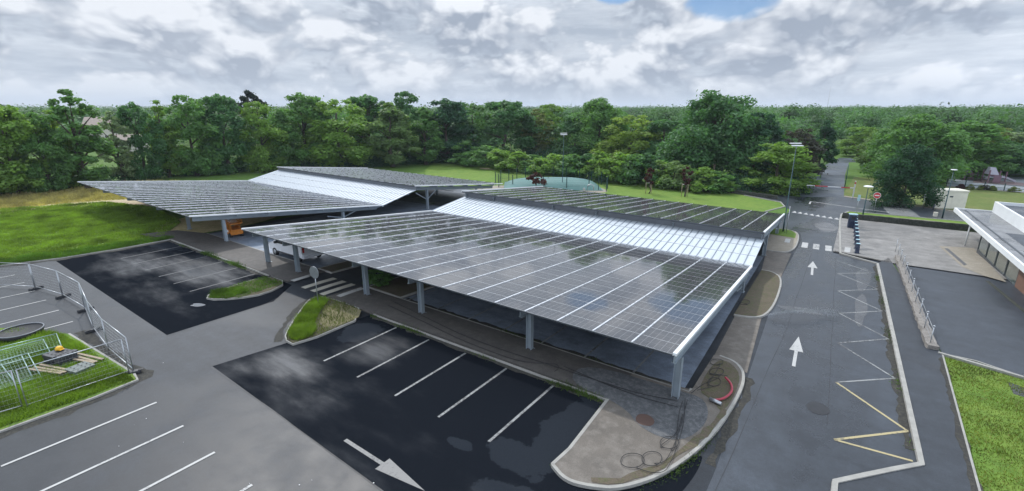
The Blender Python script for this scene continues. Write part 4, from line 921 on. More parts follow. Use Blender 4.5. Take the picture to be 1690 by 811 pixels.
b0 = g(1407, 327); b1 = g(1300, 321)
bar_ = empty('barrier', b0, 'long red and white swing barrier pole across the lane', 'barrier')
zt = ztop(1413, 299, b0) - b0.z; q1 = b1 - b0; hz_ = 1.15
mb = MB(); mb.box((0, 0, zt / 2), (.16, .16, zt)); mb.build('end_post', M_SWHITE, bar_); mb = MB(); mb.box((0, 0, zt - .32), (.17, .17, .3)); mb.build('red_band', M_RED, bar_)
mb = MB(); a = Vector((0, 0, zt * .58)); c = Vector((q1.x, q1.y, zt * .58 + .1)); N_ = 15
for i in range(N_): mb.bar(a.lerp(c, i / N_), a.lerp(c, (i + 1) / N_), .11, .13, 1 if i in (1, 2, 6, 7, 8, 11) else 0)
mb.build('boom', [M_SWHITE, M_RED], bar_)
mb = MB()
for s_ in (-.28, .28): mb.bar((q1.x + s_, q1.y - .2, 0), (q1.x + s_ * .3, q1.y, 1.9), .09, .09)
mb.bar((q1.x - .3, q1.y, .9), (q1.x + .3, q1.y, .9), .07, .07); mb.build('stand', M_SWHITE, bar_)
mb = MB(); mb.box((q1.x + .95, q1.y + .1, .95), (.7, .35, .4)); mb.box((q1.x - .5, q1.y, 1.5), (.3, .25, .5)); mb.build('counterweight', M_DSTEEL, bar_, .03)
# cream kiosk
b0 = g(1541, 344); b1 = g(1592, 345.5); dv = b1 - b0; hk = ztop(1548, 314, b0) - b0.z
ki = empty('electrical_kiosk', b0, 'cream coloured electrical kiosk with a flat lid on the grass', 'kiosk', None, math.atan2(dv.y, dv.x)); Lk = dv.length
mb = MB(); mb.box((Lk / 2, 1.05, hk / 2 - .1), (Lk, 2.1, hk - .2)); mb.build('wall', M_CAB, ki, .02); mb = MB(); mb.box((Lk / 2, 1.05, hk - .1), (Lk + .16, 2.26, .22)); mb.build('lid', M_CAB, ki, .03)
mb = MB(); mb.box((Lk * .48, -.012, hk * .66), (.42, .03, .2)); mb.build('vent', M_DSTEEL, ki)
for s_ in (.27, .73):
    mb = MB(); mb.box((Lk * s_, -.012, hk * .38), (Lk * .42, .02, hk * .66)); mb.build('door', M_CAB, ki, .004)
mb = MB(); b_ = g(1540, 347); mb.tube([(0, 0, 0), (0, 0, .75)], .09, 8); mb.lathe((0, 0, .75), [(.09, 0), (.06, .06)], 8); o = mb.build('bollard', M_DSTEEL); o.location = b_; tag(o, 'stubby dark bollard at the left corner of the cream kiosk', 'bollard')
mb = MB(); b_ = g(1543, 358); mb.box((0, 0, .28), (.42, .3, .5)); mb.box((0, 0, .55), (.46, .34, .06)); o = mb.build('service_box', M_CAB, None, .02); o.location = b_; tag(o, 'small cream service box on the verge left of the slim lamp post', 'service box')
# bike share station: kiosk and nine docking posts
kb = g(1404, 377.5); ks = empty('hire_terminal', kb + Vector((0, 0, .1)), 'dark blue terminal standing at the far end of the docking posts', 'terminal', None, R(15))
mb = MB(); mb.box((0, 0, .75), (.72, .42, 1.5)); mb.build('cabinet', M_NAVY, ks, .03); mb = MB(); mb.box((0, 0, 1.56), (.82, .5, .1)); mb.build('cap', M_BLUEW, ks, .02); mb = MB(); mb.box((0, -.215, 1.15), (.4, .02, .35)); mb.build('screen', M_GLASSD, ks)
dk0 = None
for i in range(9):
    t = i / 8; px = 1410 + 3.5 * t; py = 371.5 + 48.3 * (t ** 1.22)
    b_ = g(px, py) + Vector((0, 0, .1))
    if dk0 is None:
        dk0 = empty('bike_dock', b_, 'dark blue bicycle docking post with pale top, one of the row on the pale yard', 'docking post', 'row of bicycle docking posts', R(12))
        mb = MB(); mb.hexa([(-.16, -.14, 0), (.16, -.14, 0), (.16, .14, 0), (-.16, .14, 0)], [(-.11, -.02, .86), (.13, -.02, .86), (.13, .2, .86), (-.11, .2, .86)]); mb.build('body', M_NAVY, dk0, .02)
        mb = MB(); mb.box((.01, .09, .885), (.3, .27, .05)); mb.build('top_plate', M_BLUEW, dk0, .01); mb = MB(); mb.box((0, 0, .012), (.42, .5, .024)); mb.build('base_plate', M_DSTEEL, dk0)
    else: o = copy_tree(dk0); o.location = b_
# ================================================================== TANK WITH ITS FENCE
cx_, cy_ = (-48.6 - 36.2) / 2, 74.4
tank = empty('flexible_tank', (-43.6, 73.0, -1.58), 'pale green pillow shaped water tank inside the fence on the lawn', 'water tank', None, R(35))
def pillow(mb, lx, ly, h, nx=26, ny=16):
    top = []
    for i in range(nx + 1):
        for j in range(ny + 1):
            u, v = 2 * i / nx - 1, 2 * j / ny - 1; zz = h * (max(0, 1 - abs(u) ** 3.4) ** .7) * (max(0, 1 - abs(v) ** 3.4) ** .7)
            top.append((u * lx * (1 - .03 * v * v), v * ly * (1 - .03 * u * u), .06 + zz))
    i0 = len(mb.v); mb.v += top; W_ = ny + 1
    for i in range(nx):
        for j in range(ny): mb.f.append((i0 + i * W_ + j, i0 + (i + 1) * W_ + j, i0 + (i + 1) * W_ + j + 1, i0 + i * W_ + j + 1)); mb.m.append(0); mb.smooth.add(len(mb.f) - 1)
    mb.box((0, 0, .03), (lx * 2, ly * 2, .06))
mb = MB(); pillow(mb, 8.3, 4.9, 1.28); mb.build('bag', M_TANK, tank, fix=False)
mb = MB(); mb.lathe((-.5, .6, 1.32), [(.16, 0), (.16, .08), (.05, .1)], 14); mb.build('vent_cap', M_DSTEEL, tank)
mb = MB(); mb.tube([(5.6, -5.3, .2), (5.6, -5.15, .9), (6.1, -5.15, 1.15), (6.6, -5.3, .9), (6.6, -5.3, .2)], .07, 8); mb.box((5.0, -5.5, .35), (.35, .3, .4)); mb.build('valve_pipe', M_STEEL, tank)
fe = [(-52.6, 68.6), (-53.2, 71), (-52.9, 73.1), (-52.6, 75.3), (-52.3, 77.8), (-51.9, 80.6), (-48.2, 81.3), (-45.3, 81.3), (-42.4, 81.2), (-39.6, 80.6), (-37.0, 79.2), (-34.3, 76), (-33.2, 73.2), (-34.8, 73.6), (-36.4, 73.2), (-39.2, 70.6), (-42.8, 69.0), (-47.6, 66.9), (-50.2, 66.4)]
fen = empty('mesh_fence', (fe[0][0], fe[0][1], -1.58), 'dark green mesh fence round the pale green tank', 'fence')
for i, (x, y) in enumerate(fe):
    mb = MB(); x_, y_ = x - fe[0][0], y - fe[0][1]; mb.box((x_, y_, 1.15), (.10, .10, 2.3)); mb.build('post', M_GREENP, fen)
    if i + 1 < len(fe) and i != 12:
        c = Vector((fe[i + 1][0] - fe[0][0], fe[i + 1][1] - fe[0][1], 0)); a = Vector((x_, y_, 0)); mb = MB(); n = int((c - a).length / .14)
        for j in range(1, n): p = a.lerp(c, j / n); mb.bar(p + Vector((0, 0, .1)), p + Vector((0, 0, 1.9)), .008, .008)
        for j in range(7): mb.bar(a + Vector((0, .005, .1 + .3 * j)), c + Vector((0, .005, .1 + .3 * j)), .012, .012)
        mb.build('mesh_panel', M_GREENP, fen)
# ================================================================== PLAY AREA
def px_post(mb, b_, h, r_): mb.tube([b_, b_ + Vector((0, 0, h))], r_, 6)
pf = empty('play_fence', (13, 113.5, -1.55), 'low dark post and rail fence round the grey play area', 'fence')
pl = [(13, 113.5), (22.5, 111.8), (40, 106)]; pl2 = [(13, 113.5), (15, 132), (27, 137.2), (46, 130)]
for path in (pl, pl2):
    d_ = dens(path, 2.2)
    for a, c in zip(d_, d_[1:]):
        mb = MB(); mb.box((a[0] - 13, a[1] - 113.5, .6), (.12, .12, 1.2)); mb.build('post', M_GREENP, pf)
        mb = MB(); mb.bar((a[0] - 13, a[1] - 113.5, .95), (c[0] - 13, c[1] - 113.5, .95), .06, .06); mb.bar((a[0] - 13, a[1] - 113.5, .45), (c[0] - 13, c[1] - 113.5, .45), .06, .06); mb.build('rail', M_GREENP, pf)
M_MAUVE = simple('mauve_play_panel', (.16, .085, .11), .5); M_PGREY = simple('grey_play_panel', (.34, .33, .38), .5)
for (px, py, w, lab) in ((1596, 297, 2.0, 'mauve and grey climbing tower with leaning boards on the play area, the left one'), (1638, 302, 2.6, 'mauve and grey play tower with slide on the play area, the right one')):
    b_ = g(px, py); o = empty('play_tower', b_, lab, 'play tower', None, .4)
    for sx in (-1, 1):
        for sy in (-1, 1): mb = MB(); mb.box((sx * w / 2, sy * .8, 1.2), (.15, .15, 2.4 if sx < 0 else 1.9)); mb.build('post', M_MAUVE, o)
    mb = MB(); mb.box((0, 0, 1.1), (w, 1.7, .12)); mb.build('deck', M_PGREY, o)
    mb = MB(); mb.box((0, -.86, .8), (w * .45, .05, 1.3)); mb.build('side_panel', M_MAUVE, o)
    mb = MB(); mb.box((w * .2, .86, 1.5), (w * .5, .05, .8)); mb.build('side_panel', M_MAUVE, o)
    mb = MB(); mb.hexa([(-w * .5, -.7, 1.6), (w * .1, -.7, 1.5), (w * .1, .7, 1.5), (-w * .5, .7, 1.6)], [(-w * .42, -.3, 2.9), (-w * .1, -.3, 2.8), (-w * .1, .3, 2.8), (-w * .42, .3, 2.9)]); mb.build('climbing_boards', M_PGREY, o)
    mb = MB(); mb.bar((w / 2, 0, 1.1), (w / 2 + 2.0, 0, .25), .6, .08); mb.bar((w / 2, -.3, 1.25), (w / 2 + 2.0, -.3, .4), .05, .25); mb.bar((w / 2, .3, 1.25), (w / 2 + 2.0, .3, .4), .05, .25); mb.build('slide', M_PGREY, o)
# mast far away
b_ = gp(1365, 186, -1.58); r_ = ray(1365, 180); t_ = 1500 / math.hypot(r_.x, r_.y); mp = Vector((r_.x * t_, r_.y * t_, -1.6))
mast = empty('radio_mast', mp, 'thin distant radio mast standing above the far woods', 'mast')
mb = MB(); mb.tube([(0, 0, 0), (0, 0, 66)], [.5, .25], 6); mb.build('mast_pole', M_STEEL, mast)
# houses behind the trees on the left
def house(px, py, dist, w, d_, h, rh, lab, rz):
    r_ = ray(px, py); t_ = dist / math.hypot(r_.x, r_.y); p = Vector((r_.x * t_, r_.y * t_, -1.6)); o = empty('house', p, lab, 'house', None, rz)
    mb = MB(); mb.box((0, 0, h / 2), (w, d_, h)); mb.build('wall', M_HOUSEW, o)
    mb = MB(); a = w / 2 + .3; c = d_ / 2 + .3
    mb.poly([(-a, -c, h), (a, -c, h), (a, 0, h + rh), (-a, 0, h + rh)]); mb.poly([(-a, c, h), (-a, 0, h + rh), (a, 0, h + rh), (a, c, h)]); mb.poly([(-a, -c, h), (-a, 0, h + rh), (-a, c, h)]); mb.poly([(a, -c, h), (a, c, h), (a, 0, h + rh)]); mb.poly([(-a, -c, h), (-a, c, h), (a, c, h), (a, -c, h)]); mb.build('roof', M_TILE, o)
    for x in (-w * .25, w * .22):
        mb = MB(); mb.box((x, -d_ / 2 - .03, h * .55), (1.1, .08, 1.2)); f = mb.build('window', M_SWHITE, o); mb = MB(); mb.box((x, -d_ / 2 - .08, h * .55), (.9, .04, 1.0)); mb.build('pane', M_GLASSD, f)
    return o
house(172, 222, 205, 7.5, 8, 8.2, 2.4, 'pale two storey house half hidden by the trees, the taller one', R(60))
house(216, 230, 190, 8, 7, 3.6, 2.0, 'pale low house half hidden by the trees, right of the taller one', R(70))

# ================================================================== VEGETATION
def leaf_arr(rng, c, nrm, size, asp=.62):
    n = len(c); a = rng.normal(size=(n, 3)); t = a - nrm * (a * nrm).sum(1, keepdims=True); t /= np.linalg.norm(t, axis=1, keepdims=True) + 1e-9
    b_ = np.cross(nrm, t); s_ = size[:, None]
    v = np.stack([c - t * s_, c - b_ * s_ * asp, c + t * s_, c + b_ * s_ * asp], 1).reshape(-1, 3)
    return v, np.arange(n * 4).reshape(-1, 4)
def unit(v): return v / (np.linalg.norm(v, axis=1, keepdims=True) + 1e-9)
def crown_pts(rng, h, r, zb, nl, nleaf, size, kind='round'):
    """lumps inside an uneven envelope, leaves scattered through the outer part of each lump"""
    t = rng.random(nl) ** .85; t = np.clip(t, .02, .98)
    if kind == 'round': env = np.sin(np.pi * np.clip(t * .86 + .09, 0, 1)) ** .55
    elif kind == 'cone': env = (1.02 - t) ** .6 * np.clip(t * 6, .3, 1)
    elif kind == 'dome': env = np.sqrt(np.clip(1 - t ** 2.4, .05, 1))
    elif kind == 'pine': t = .45 + .55 * t; env = np.sin(np.pi * np.clip((t - .45) / .6 + .12, 0, 1)) ** .7
    else: env = np.sin(np.pi * np.clip(t * .8 + .15, 0, 1)) ** .8 * rng.uniform(.5, 1.1, nl)
    ang = rng.random(nl) * 6.283; rad = r * env * np.sqrt(rng.random(nl)) * .86
    rad = np.where(rng.random(nl) < .5, r * env * rng.uniform(.62, .92, nl), rad)
    lc = np.stack([rad * np.cos(ang), rad * np.sin(ang), zb + (h - zb) * (t * .9 + .02)], 1)
    lr = r * rng.uniform(.15, .36, nl) * (1.0 if kind != 'sparse' else .72) * np.clip(1.25 - .75 * t, .42, 1)
    lc[:, 2] += (rng.random(nl) < .12) * t * r * .16
    lc = np.vstack([lc, [[0, 0, h - lr[0] * .9]]]); lr = np.append(lr, r * .15); nl += 1
    w = lr ** 2; idx = rng.choice(nl, nleaf, p=w / w.sum())
    d = unit(rng.normal(size=(nleaf, 3)) + np.array([0, 0, .35])); k_ = .40 + .72 * rng.random(nleaf) ** .7
    sq = np.array([1, 1, .78])
    c = lc[idx] + d * sq * (lr[idx] * k_)[:, None]
    st = rng.random(nleaf) < .16; c[st] += rng.normal(size=(int(st.sum()), 3)) * np.array([1, 1, .35]) * r * .085; c[:, 2] = np.where(c[:, 2] > h, h - (c[:, 2] - h) * 2, np.maximum(c[:, 2], .1))
    n_ = unit(d + rng.normal(size=(nleaf, 3)) * .7 + np.array([0, 0, .45]))
    s_ = size * rng.uniform(.6, 1.35, nleaf)
    return c, n_, s_, lc
def tree_proto(name, seed, h, r, zb, nl, nleaf, size, kind, trunk=True, limbs=9):
    rng = np.random.default_rng(seed); c, n_, s_, lc = crown_pts(rng, h, r, zb, nl, nleaf, size, kind)
    root = D.objects.new(name, None); COL.objects.link(root); root.empty_display_size = .5
    if trunk:
        mb = MB(); tr = .028 * h * .8; z = np.linspace(0, zb + (h - zb) * .75, 7); wob = rng.normal(size=(7, 2)) * .12; wob[0] = 0
        P_ = [(wob[i][0], wob[i][1], z[i]) for i in range(7)]; mb.tube(P_, [tr * (1.25 if i == 0 else 1 - .82 * i / 6) for i in range(7)], 8)
        for j in rng.choice(len(lc), min(limbs, len(lc)), replace=False):
            q = Vector(lc[j]); f = min(max((q.z - zb * .8) / (h * .9), .12), .8); k_ = f * 5.2; i = int(min(k_, 5)); s0 = Vector(P_[i]).lerp(Vector(P_[i + 1]), k_ - i)
            m_ = s0.lerp(q, .5) + Vector((0, 0, .25)); mb.tube([s0, m_, q], [tr * .38, tr * .24, tr * .08], 6)
        mb.build('trunk', M_BARK, root)
    v, f = leaf_arr(rng, c, n_, s_); o = mesh_np('crown', v, f, M_LEAF, root)
    root['_h'] = h; root['_r'] = r
    return root
PROT = {}
def protos():
    PROT['broad'] = [tree_proto('broadleaf_tree', 11 + i, 16, 5.2, 0.6, 74, 15000, .245, 'round') for i in range(4)]
    PROT['oak'] = [tree_proto('oak_tree', 31 + i, 17, 8, 1.2, 90, 24000, .27, 'dome', limbs=14) for i in range(2)]
    PROT['sparse'] = [tree_proto('slender_tree', 51 + i, 17, 4.4, 1.2, 84, 9000, .25, 'sparse', limbs=18) for i in range(2)]
    PROT['cone'] = [tree_proto('tapering_tree', 61 + i, 16, 4.6, 1.6, 48, 10000, .26, 'cone') for i in range(2)]
    PROT['pine'] = [tree_proto('pine_tree', 71, 18, 4.8, 6, 22, 7000, .24, 'pine')]
    PROT['shrub'] = [tree_proto('leafy_shrub', 81 + i, 4.4, 2.6, .1, 38, 4600, .17, ('sparse', 'round', 'cone', 'sparse')[i], limbs=6) for i in range(4)]
protos()
PUSED = {}
WID = dict(broad=1.30, cone=1.35, sparse=1.3, oak=1.1, shrub=1.6)
def plant(kind, px, top, base, wpx, col, label, cat, group, zscale=None, sink=0.0):
    lst = PROT[kind]; i = PUSED.get(kind, 0); PUSED[kind] = i + 1; p = lst[i % len(lst)]
    o = p if i < len(lst) else copy_tree(p)
    b_ = g(px, base); zt = ztop(px, top, b_); h = zt - b_.z; w = wpx * WID.get(kind, 1.0) * depth(b_) / FPX
    o.location = b_ - Vector((0, 0, sink)); o.rotation_euler = (0, 0, random.Random(i * 7 + int(px)).uniform(0, 6.28))
    s_ = w / 2 / p['_r'] / 1.02; sz = (h + sink) / p['_h'] * (zscale or 1.0); o.scale = (s_, s_, sz)
    for ch in o.children:
        if ch.name.startswith('crown'): ch.color = (*col, 1)
    tag(o, label, cat, group); return o
G1, G2, G3, G4 = (.115, .235, .080), (.175, .295, .070), (.080, .185, .080), (.215, .310, .075)
G5, GP, GB, GO = (.155, .24, .10), (.24, .32, .20), (.042, .112, .066), (.18, .22, .08)
RED, DRED = (.075, .028, .030), (.062, .062, .058)
TB = 'trees in the belt behind the car park'
for t in [
 ('broad', -30, 180, 326, 110, G2, 'bushy green tree cut by the left edge of the photo'),
 ('broad', 32, 163, 322, 92, G2, 'broad bright green tree second from the left edge of the photo'),
 ('broad', 84, 186, 317, 62, G1, 'mid green tree standing just left of the tall see-through tree'),
 ('sparse', 146, 149, 313, 84, G1, 'tall thin see-through tree rising above its neighbours at the left'),
 ('sparse', 112, 182, 312, 50, G4, 'light green slender tree under the left side of the see-through tree'),
 ('sparse', 205, 184, 300, 52, GP, 'pale silvery slender tree standing in front of the pale houses'),
 ('broad', 243, 165, 296, 56, G3, 'dark tree just right of the pale houses'),
 ('sparse', 281, 166, 293, 52, G2, 'slender green tree between two dark trees right of the houses'),
 ('broad', 326, 148, 290, 74, G1, 'tall leafy tree with a pointed top, left of the dark pine'),
 ('broad', 378, 148, 286, 74, G3, 'tall dark green tree directly left of the dark pine'),
 ('pine', 424, 149, 262, 62, (.014, .030, .024), 'blackish pine whose rounded top shows behind the belt'),
 ('broad', 438, 168, 284, 62, G2, 'yellow green tree directly below the dark pine top'),
 ('cone', 474, 178, 282, 56, G1, 'narrow green tree right of the yellow green one under the pine'),
 ('broad', 508, 150, 279, 84, G1, 'large rounded tree near the far end of the left canopy'),
 ('broad', 562, 156, 278, 92, G2, 'wide bright green tree above the ridge of the left canopy'),
 ('broad', 612, 150, 268, 74, G3, 'tall darker tree peeping behind the wide bright green tree'),
 ('cone', 648, 166, 276, 76, G5, 'olive green tapering tree left of the dark pair'),
 ('broad', 676, 151, 266, 54, G3, 'dark rounded top showing behind the olive green tapering tree'),
 ('cone', 703, 176, 272, 60, G1, 'green tapering tree at the end of the meadow bank'),
 ('broad', 738, 160, 268, 80, GB, 'very dark wide tree right of the meadow bank'),
 ('broad', 782, 164, 262, 58, G1, 'mid green tree left of the rounded one behind the shrubs'),
 ('broad', 834, 160, 264, 88, G3, 'dark rounded tree standing behind the left end of the shrub row'),
 ('sparse', 884, 180, 262, 56, GO, 'brownish olive thin tree left of the tall lamp post by the tank'),
 ('broad', 908, 172, 256, 60, G2, 'light green tree directly behind the brownish thin one'),
 ('broad', 948, 186, 266, 64, G3, 'dark tree behind the lamp post near the tank'),
 ('oak', 986, 160, 268, 96, G1, 'large domed green tree in the middle, right of the tank lamp post'),
 ('broad', 1036, 184, 276, 84, G4, 'yellowish olive tree between the domed tree and the big oak'),
 ('broad', 1092, 192, 280, 66, G3, 'smaller dark tree at the left foot of the big oak'),
 ('oak', 1170, 149, 296, 150, G3, 'biggest dark domed oak rising above the horizon left of the lane'),
 ('broad', 1240, 186, 298, 78, GB, 'dark tree directly right of the big oak'),
 ('broad', 1278, 232, 316, 92, G2, 'bright leafy low tree beside the tall lamp post and the barrier'),
 ('broad', 1308, 206, 300, 60, DRED, 'dull purple leaved tree left of the lane'),
 ('cone', 1350, 196, 288, 40, GB, 'very dark narrow tree at the left side of the lane'),
]: plant(*t, 'tree', TB, sink=.3)
TR = 'trees on the right beyond the junction'
for t in [
 ('broad', 1416, 206, 259, 52, G2, 'lighter green tree at the far end of the lane'),
 ('broad', 1450, 212, 282, 56, G5, 'olive green tree standing on the right side of the lane'),
 ('oak', 1500, 186, 300, 126, G1, 'widest dark green tree on the right, behind the ivy clad one'),
 ('broad', 1580, 196, 292, 96, G1, 'tall green tree right of the widest one, above the play area'),
 ('broad', 1630, 206, 284, 70, GO, 'brownish olive tree behind the play towers'),
 ('broad', 1682, 212, 288, 90, GP, 'pale grey green tree at the right edge of the photo'),
 ('oak', 1660, 232, 290, 110, G3, 'low dark spreading tree behind the right play tower'),
 ('oak', 1488, 234, 340, 86, (.036, .098, .056), 'dark ivy clad tree with crown nearly to the ground beside the cream kiosk'),
]: plant(*t, 'tree', TR, sink=.3)
SG = 'shrubs in the row beyond the tank'
sh = [(768, 232, 272, 44, G1, 'tall leafy shrub at the left end of the shrub row'), (800, 240, 276, 44, G1, 'second shrub from the left end of the row, next to the pale pole'), (826, 243, 280, 42, G2, 'leafy shrub just left of the pale wooden pole'),
 (856, 250, 284, 44, G2, 'low shrub just right of the pale wooden pole'), (884, 255, 287, 42, G1, 'low shrub between the two white notices'), (912, 254, 290, 42, G2, 'light green shrub left of the tank lamp post'),
 (942, 252, 292, 44, G1, 'shrub directly right of the tank lamp post'), (968, 254, 295, 40, G3, 'darker shrub behind the right end of the tank'), (994, 250, 298, 44, G2, 'bright shrub behind the right fence corner'),
 (1020, 252, 300, 46, G2, 'bright bushy shrub right of the tank fence'), (1044, 250, 303, 44, G1, 'tall shrub behind the left young red tree'), (1066, 254, 306, 46, G3, 'dull shrub between the fence and the left red tree'),
 (1088, 264, 308, 42, G2, 'yellowish low shrub right of the left young red tree'), (1112, 266, 311, 42, G5, 'olive shrub left of the right young red tree'), (1140, 276, 313, 34, G1, 'small shrub behind the right young red tree'),
 (1160, 276, 316, 46, G2, 'rounded shrub second from the right end of the row'), (1184, 282, 317, 46, G1, 'wide shrub closing the right end of the row')]
for px, tp, bs, w, c, l in sh: plant('shrub', px, tp, bs, w * 1.15, c, l, 'shrub', SG, sink=.15)
plant('shrub', 627, 445, 470, 34, G1, 'small green bush beside the zebra crossing under the canopy edge', 'shrub', None)
# young red-leaved trees
def red_tree(px, base, top, wpx, lab, stakes, zb):
    b_ = g(px, base); h = ztop(px, top, b_) - b_.z; r_ = wpx * depth(b_) / FPX / 2; t = tree_proto('red_leaved_tree', int(px), h, r_, h * zb, 16, 900, .16, 'sparse' if stakes else 'round', limbs=5)
    t.location = b_; tag(t, lab, 'tree', 'young red leaved trees on the lawn')
    for ch in t.children:
        if ch.name.startswith('crown'): ch.color = (*RED, 1)
    if stakes:
        for sx, sy in ((-.45, -.3), (.45, -.3), (0, .5)):
            mb = MB(); mb.tube([(sx, sy, 0), (sx, sy, h * .45)], .05, 6); mb.build('stake', M_WOOD, t)
        mb = MB(); mb.tube([(-.45, -.3, h * .42), (.45, -.3, h * .42), (0, .5, h * .42), (-.45, -.3, h * .42)], .025, 5); mb.build('tie', M_SWHITE, t)
red_tree(885, 316, 284, 32, 'dark red leaved young tree standing in front of the green tank', False, .30)
red_tree(1071, 320, 277, 24, 'slim dark red young tree with stakes, the left one of two before the shrubs', True, .40)
red_tree(1130, 325, 276, 26, 'slim dark red young tree with stakes, the right one of two before the shrubs', True, .42)
PG = 'low plants along the play area fence'
M_ = [(1585, 312, 'low reddish plant at the left end of the play area edge'), (1601, 313, 'low green plant second from the left along the play area edge'), (1617, 314, 'low plant in the middle of the play area edge'), (1627, 314, 'low reddish plant just right of the middle of the play area edge'),
      (1637, 315, 'low plant fifth from the left along the play area edge'), (1672, 317, 'wide low plant near the right photo edge by the play area')]
for i, (px, bs, l) in enumerate(M_): plant('shrub', px, bs - 9, bs, 9 if i < 5 else 13, (RED, GO, GO, DRED, GO, GO)[i], l, 'plant', PG)
# undergrowth that closes the foot of the tree belt
rng = np.random.default_rng(3)
def lumps_mesh(name, C, Rr, per, size, m, col, squash=.8, jit=.6):
    C = np.array(C); Rr = np.array(Rr); n = len(C) * per; idx = np.repeat(np.arange(len(C)), per)
    d = unit(rng.normal(size=(n, 3)) + np.array([0, 0, .5])); d[:, 2] = np.abs(d[:, 2]) * .95 + d[:, 2] * .05
    c = C[idx] + d * np.array([1, 1, squash]) * (Rr[idx] * rng.uniform(.6, 1.08, n))[:, None]
    nn = unit(d + rng.normal(size=(n, 3)) * jit + np.array([0, 0, .4])); s_ = (size if np.isscalar(size) else np.asarray(size)[idx]) * rng.uniform(.65, 1.35, n)
    v, f = leaf_arr(rng, c, nn, s_); o = mesh_np(name, v, f, m); o.color = (*col, 1); o['kind'] = 'stuff'; return o
C, Rr = [], []
belt = [(-60, 330), (0, 322), (100, 315), (200, 300), (300, 291), (400, 284), (500, 281), (600, 277), (700, 271), (760, 266), (850, 266), (950, 272), (1050, 284), (1120, 296), (1190, 308), (1250, 318), (1330, 320)]
for (x0, y0), (x1, y1) in zip(belt, belt[1:]):
    a, b_ = g(x0, y0), g(x1, y1); n = int((b_ - a).length / 1.1)
    for i in range(n):
        p = a.lerp(b_, i / n); away = Vector((p.x, p.y, 0)).normalized()
        for row in range(3):
            q = p + away * (row * 2.2 + rng.uniform(0, 2)); 
            if 138 < proj(q.x, q.y, 1)[0] < 232 and row: continue
            C.append((q.x + rng.normal() * .5, q.y + rng.normal() * .5, q.z + .1)); Rr.append(rng.uniform(.9, 2.0) * (1 + .45 * row))
lumps_mesh('undergrowth', C, Rr, 120, .20, M_LEAF, GB, 1.15)
# far woods: nearer crowns dense, then bigger and bigger leaf faces with distance
C, Rr, S = [], [], []
def inview(x, y, lo=-140, hi=1840): q = proj(x, y, 8)[0]; return lo < q < hi
lane_dir = lambda x, y: (-10.5 < x < 0 and y < 165)
def dist_belt(x, y): return math.hypot(x, y)
for (d0, d1, sp, rad, hh) in ((118, 330, 10.5, 5.0, 12.6), (330, 700, 16, 7.0, 13.6), (700, 1500, 28, 12, 14.2), (1500, 3600, 70, 28, 14.5)):
    d = d0
    while d < d1:
        nth = int(d * 2.0 / sp)
        for i in range(nth):
            th = -YAW - 0.0 + 0; a = -1.0 + 2.0 * (i + rng.random()) / nth; ang = YAW * -1 + a          # clockwise from +Y
            rr_ = d + rng.uniform(-.5, .5) * sp; x, y = rr_ * math.sin(ang), rr_ * math.cos(ang)
            if not inview(x, y): continue
            px = proj(x, y, 8)[0]
            if d < 330:
                if px < 1190 and rr_ < 128: continue
                if 120 < px < 262 and rr_ < 330: continue
                if -13 < x < 6 and y < 172: continue
                if px > 1395 and rr_ < 150: continue
            h = hh * rng.uniform(.66, 1.14); ww = rad * rng.uniform(.7, 1.2); sz = .40 if d < 330 else .62 if d < 700 else 1.0 if d < 1500 else 1.7
            C.append((x, y, -1.6 + h - ww * .85)); Rr.append(ww); S.append(sz)
            if d < 700:
                for _ in range(3):
                    a2 = rng.random() * 6.283; C.append((x + ww * .6 * math.cos(a2), y + ww * .6 * math.sin(a2), -1.6 + h - ww * rng.uniform(.8, 1.5))); Rr.append(ww * rng.uniform(.4, .62)); S.append(sz)
            if d < 330: C.append((x + rng.normal() * 1.5, y + rng.normal() * 1.5, -1.6 + h * .4)); Rr.append(ww * 1.05); S.append(.42)
        d += sp
print('far wood lumps', len(C))
lumps_mesh('far_wood', C, Rr, 130, S, M_FARLEAF, (.070, .155, .062), .95, .34)
# the moist air that pales the far woods
M_HAZE = D.materials.new('haze_air'); M_HAZE.use_nodes = True; t_ = M_HAZE.node_tree; t_.nodes.clear(); k = Nodes(t_)
pv = k.n('VolumePrincipled', None, Color=(.82, .90, 1.0, 1), Density=HAZE_D); o_ = t_.nodes.new('ShaderNodeOutputMaterial'); t_.links.new(pv.outputs[0], o_.inputs['Volume'])
mb = MB(); mb.box((0, 1900, 39), (9800, 12000, 84)); o = mb.build('haze', M_HAZE); o['kind'] = 'stuff'
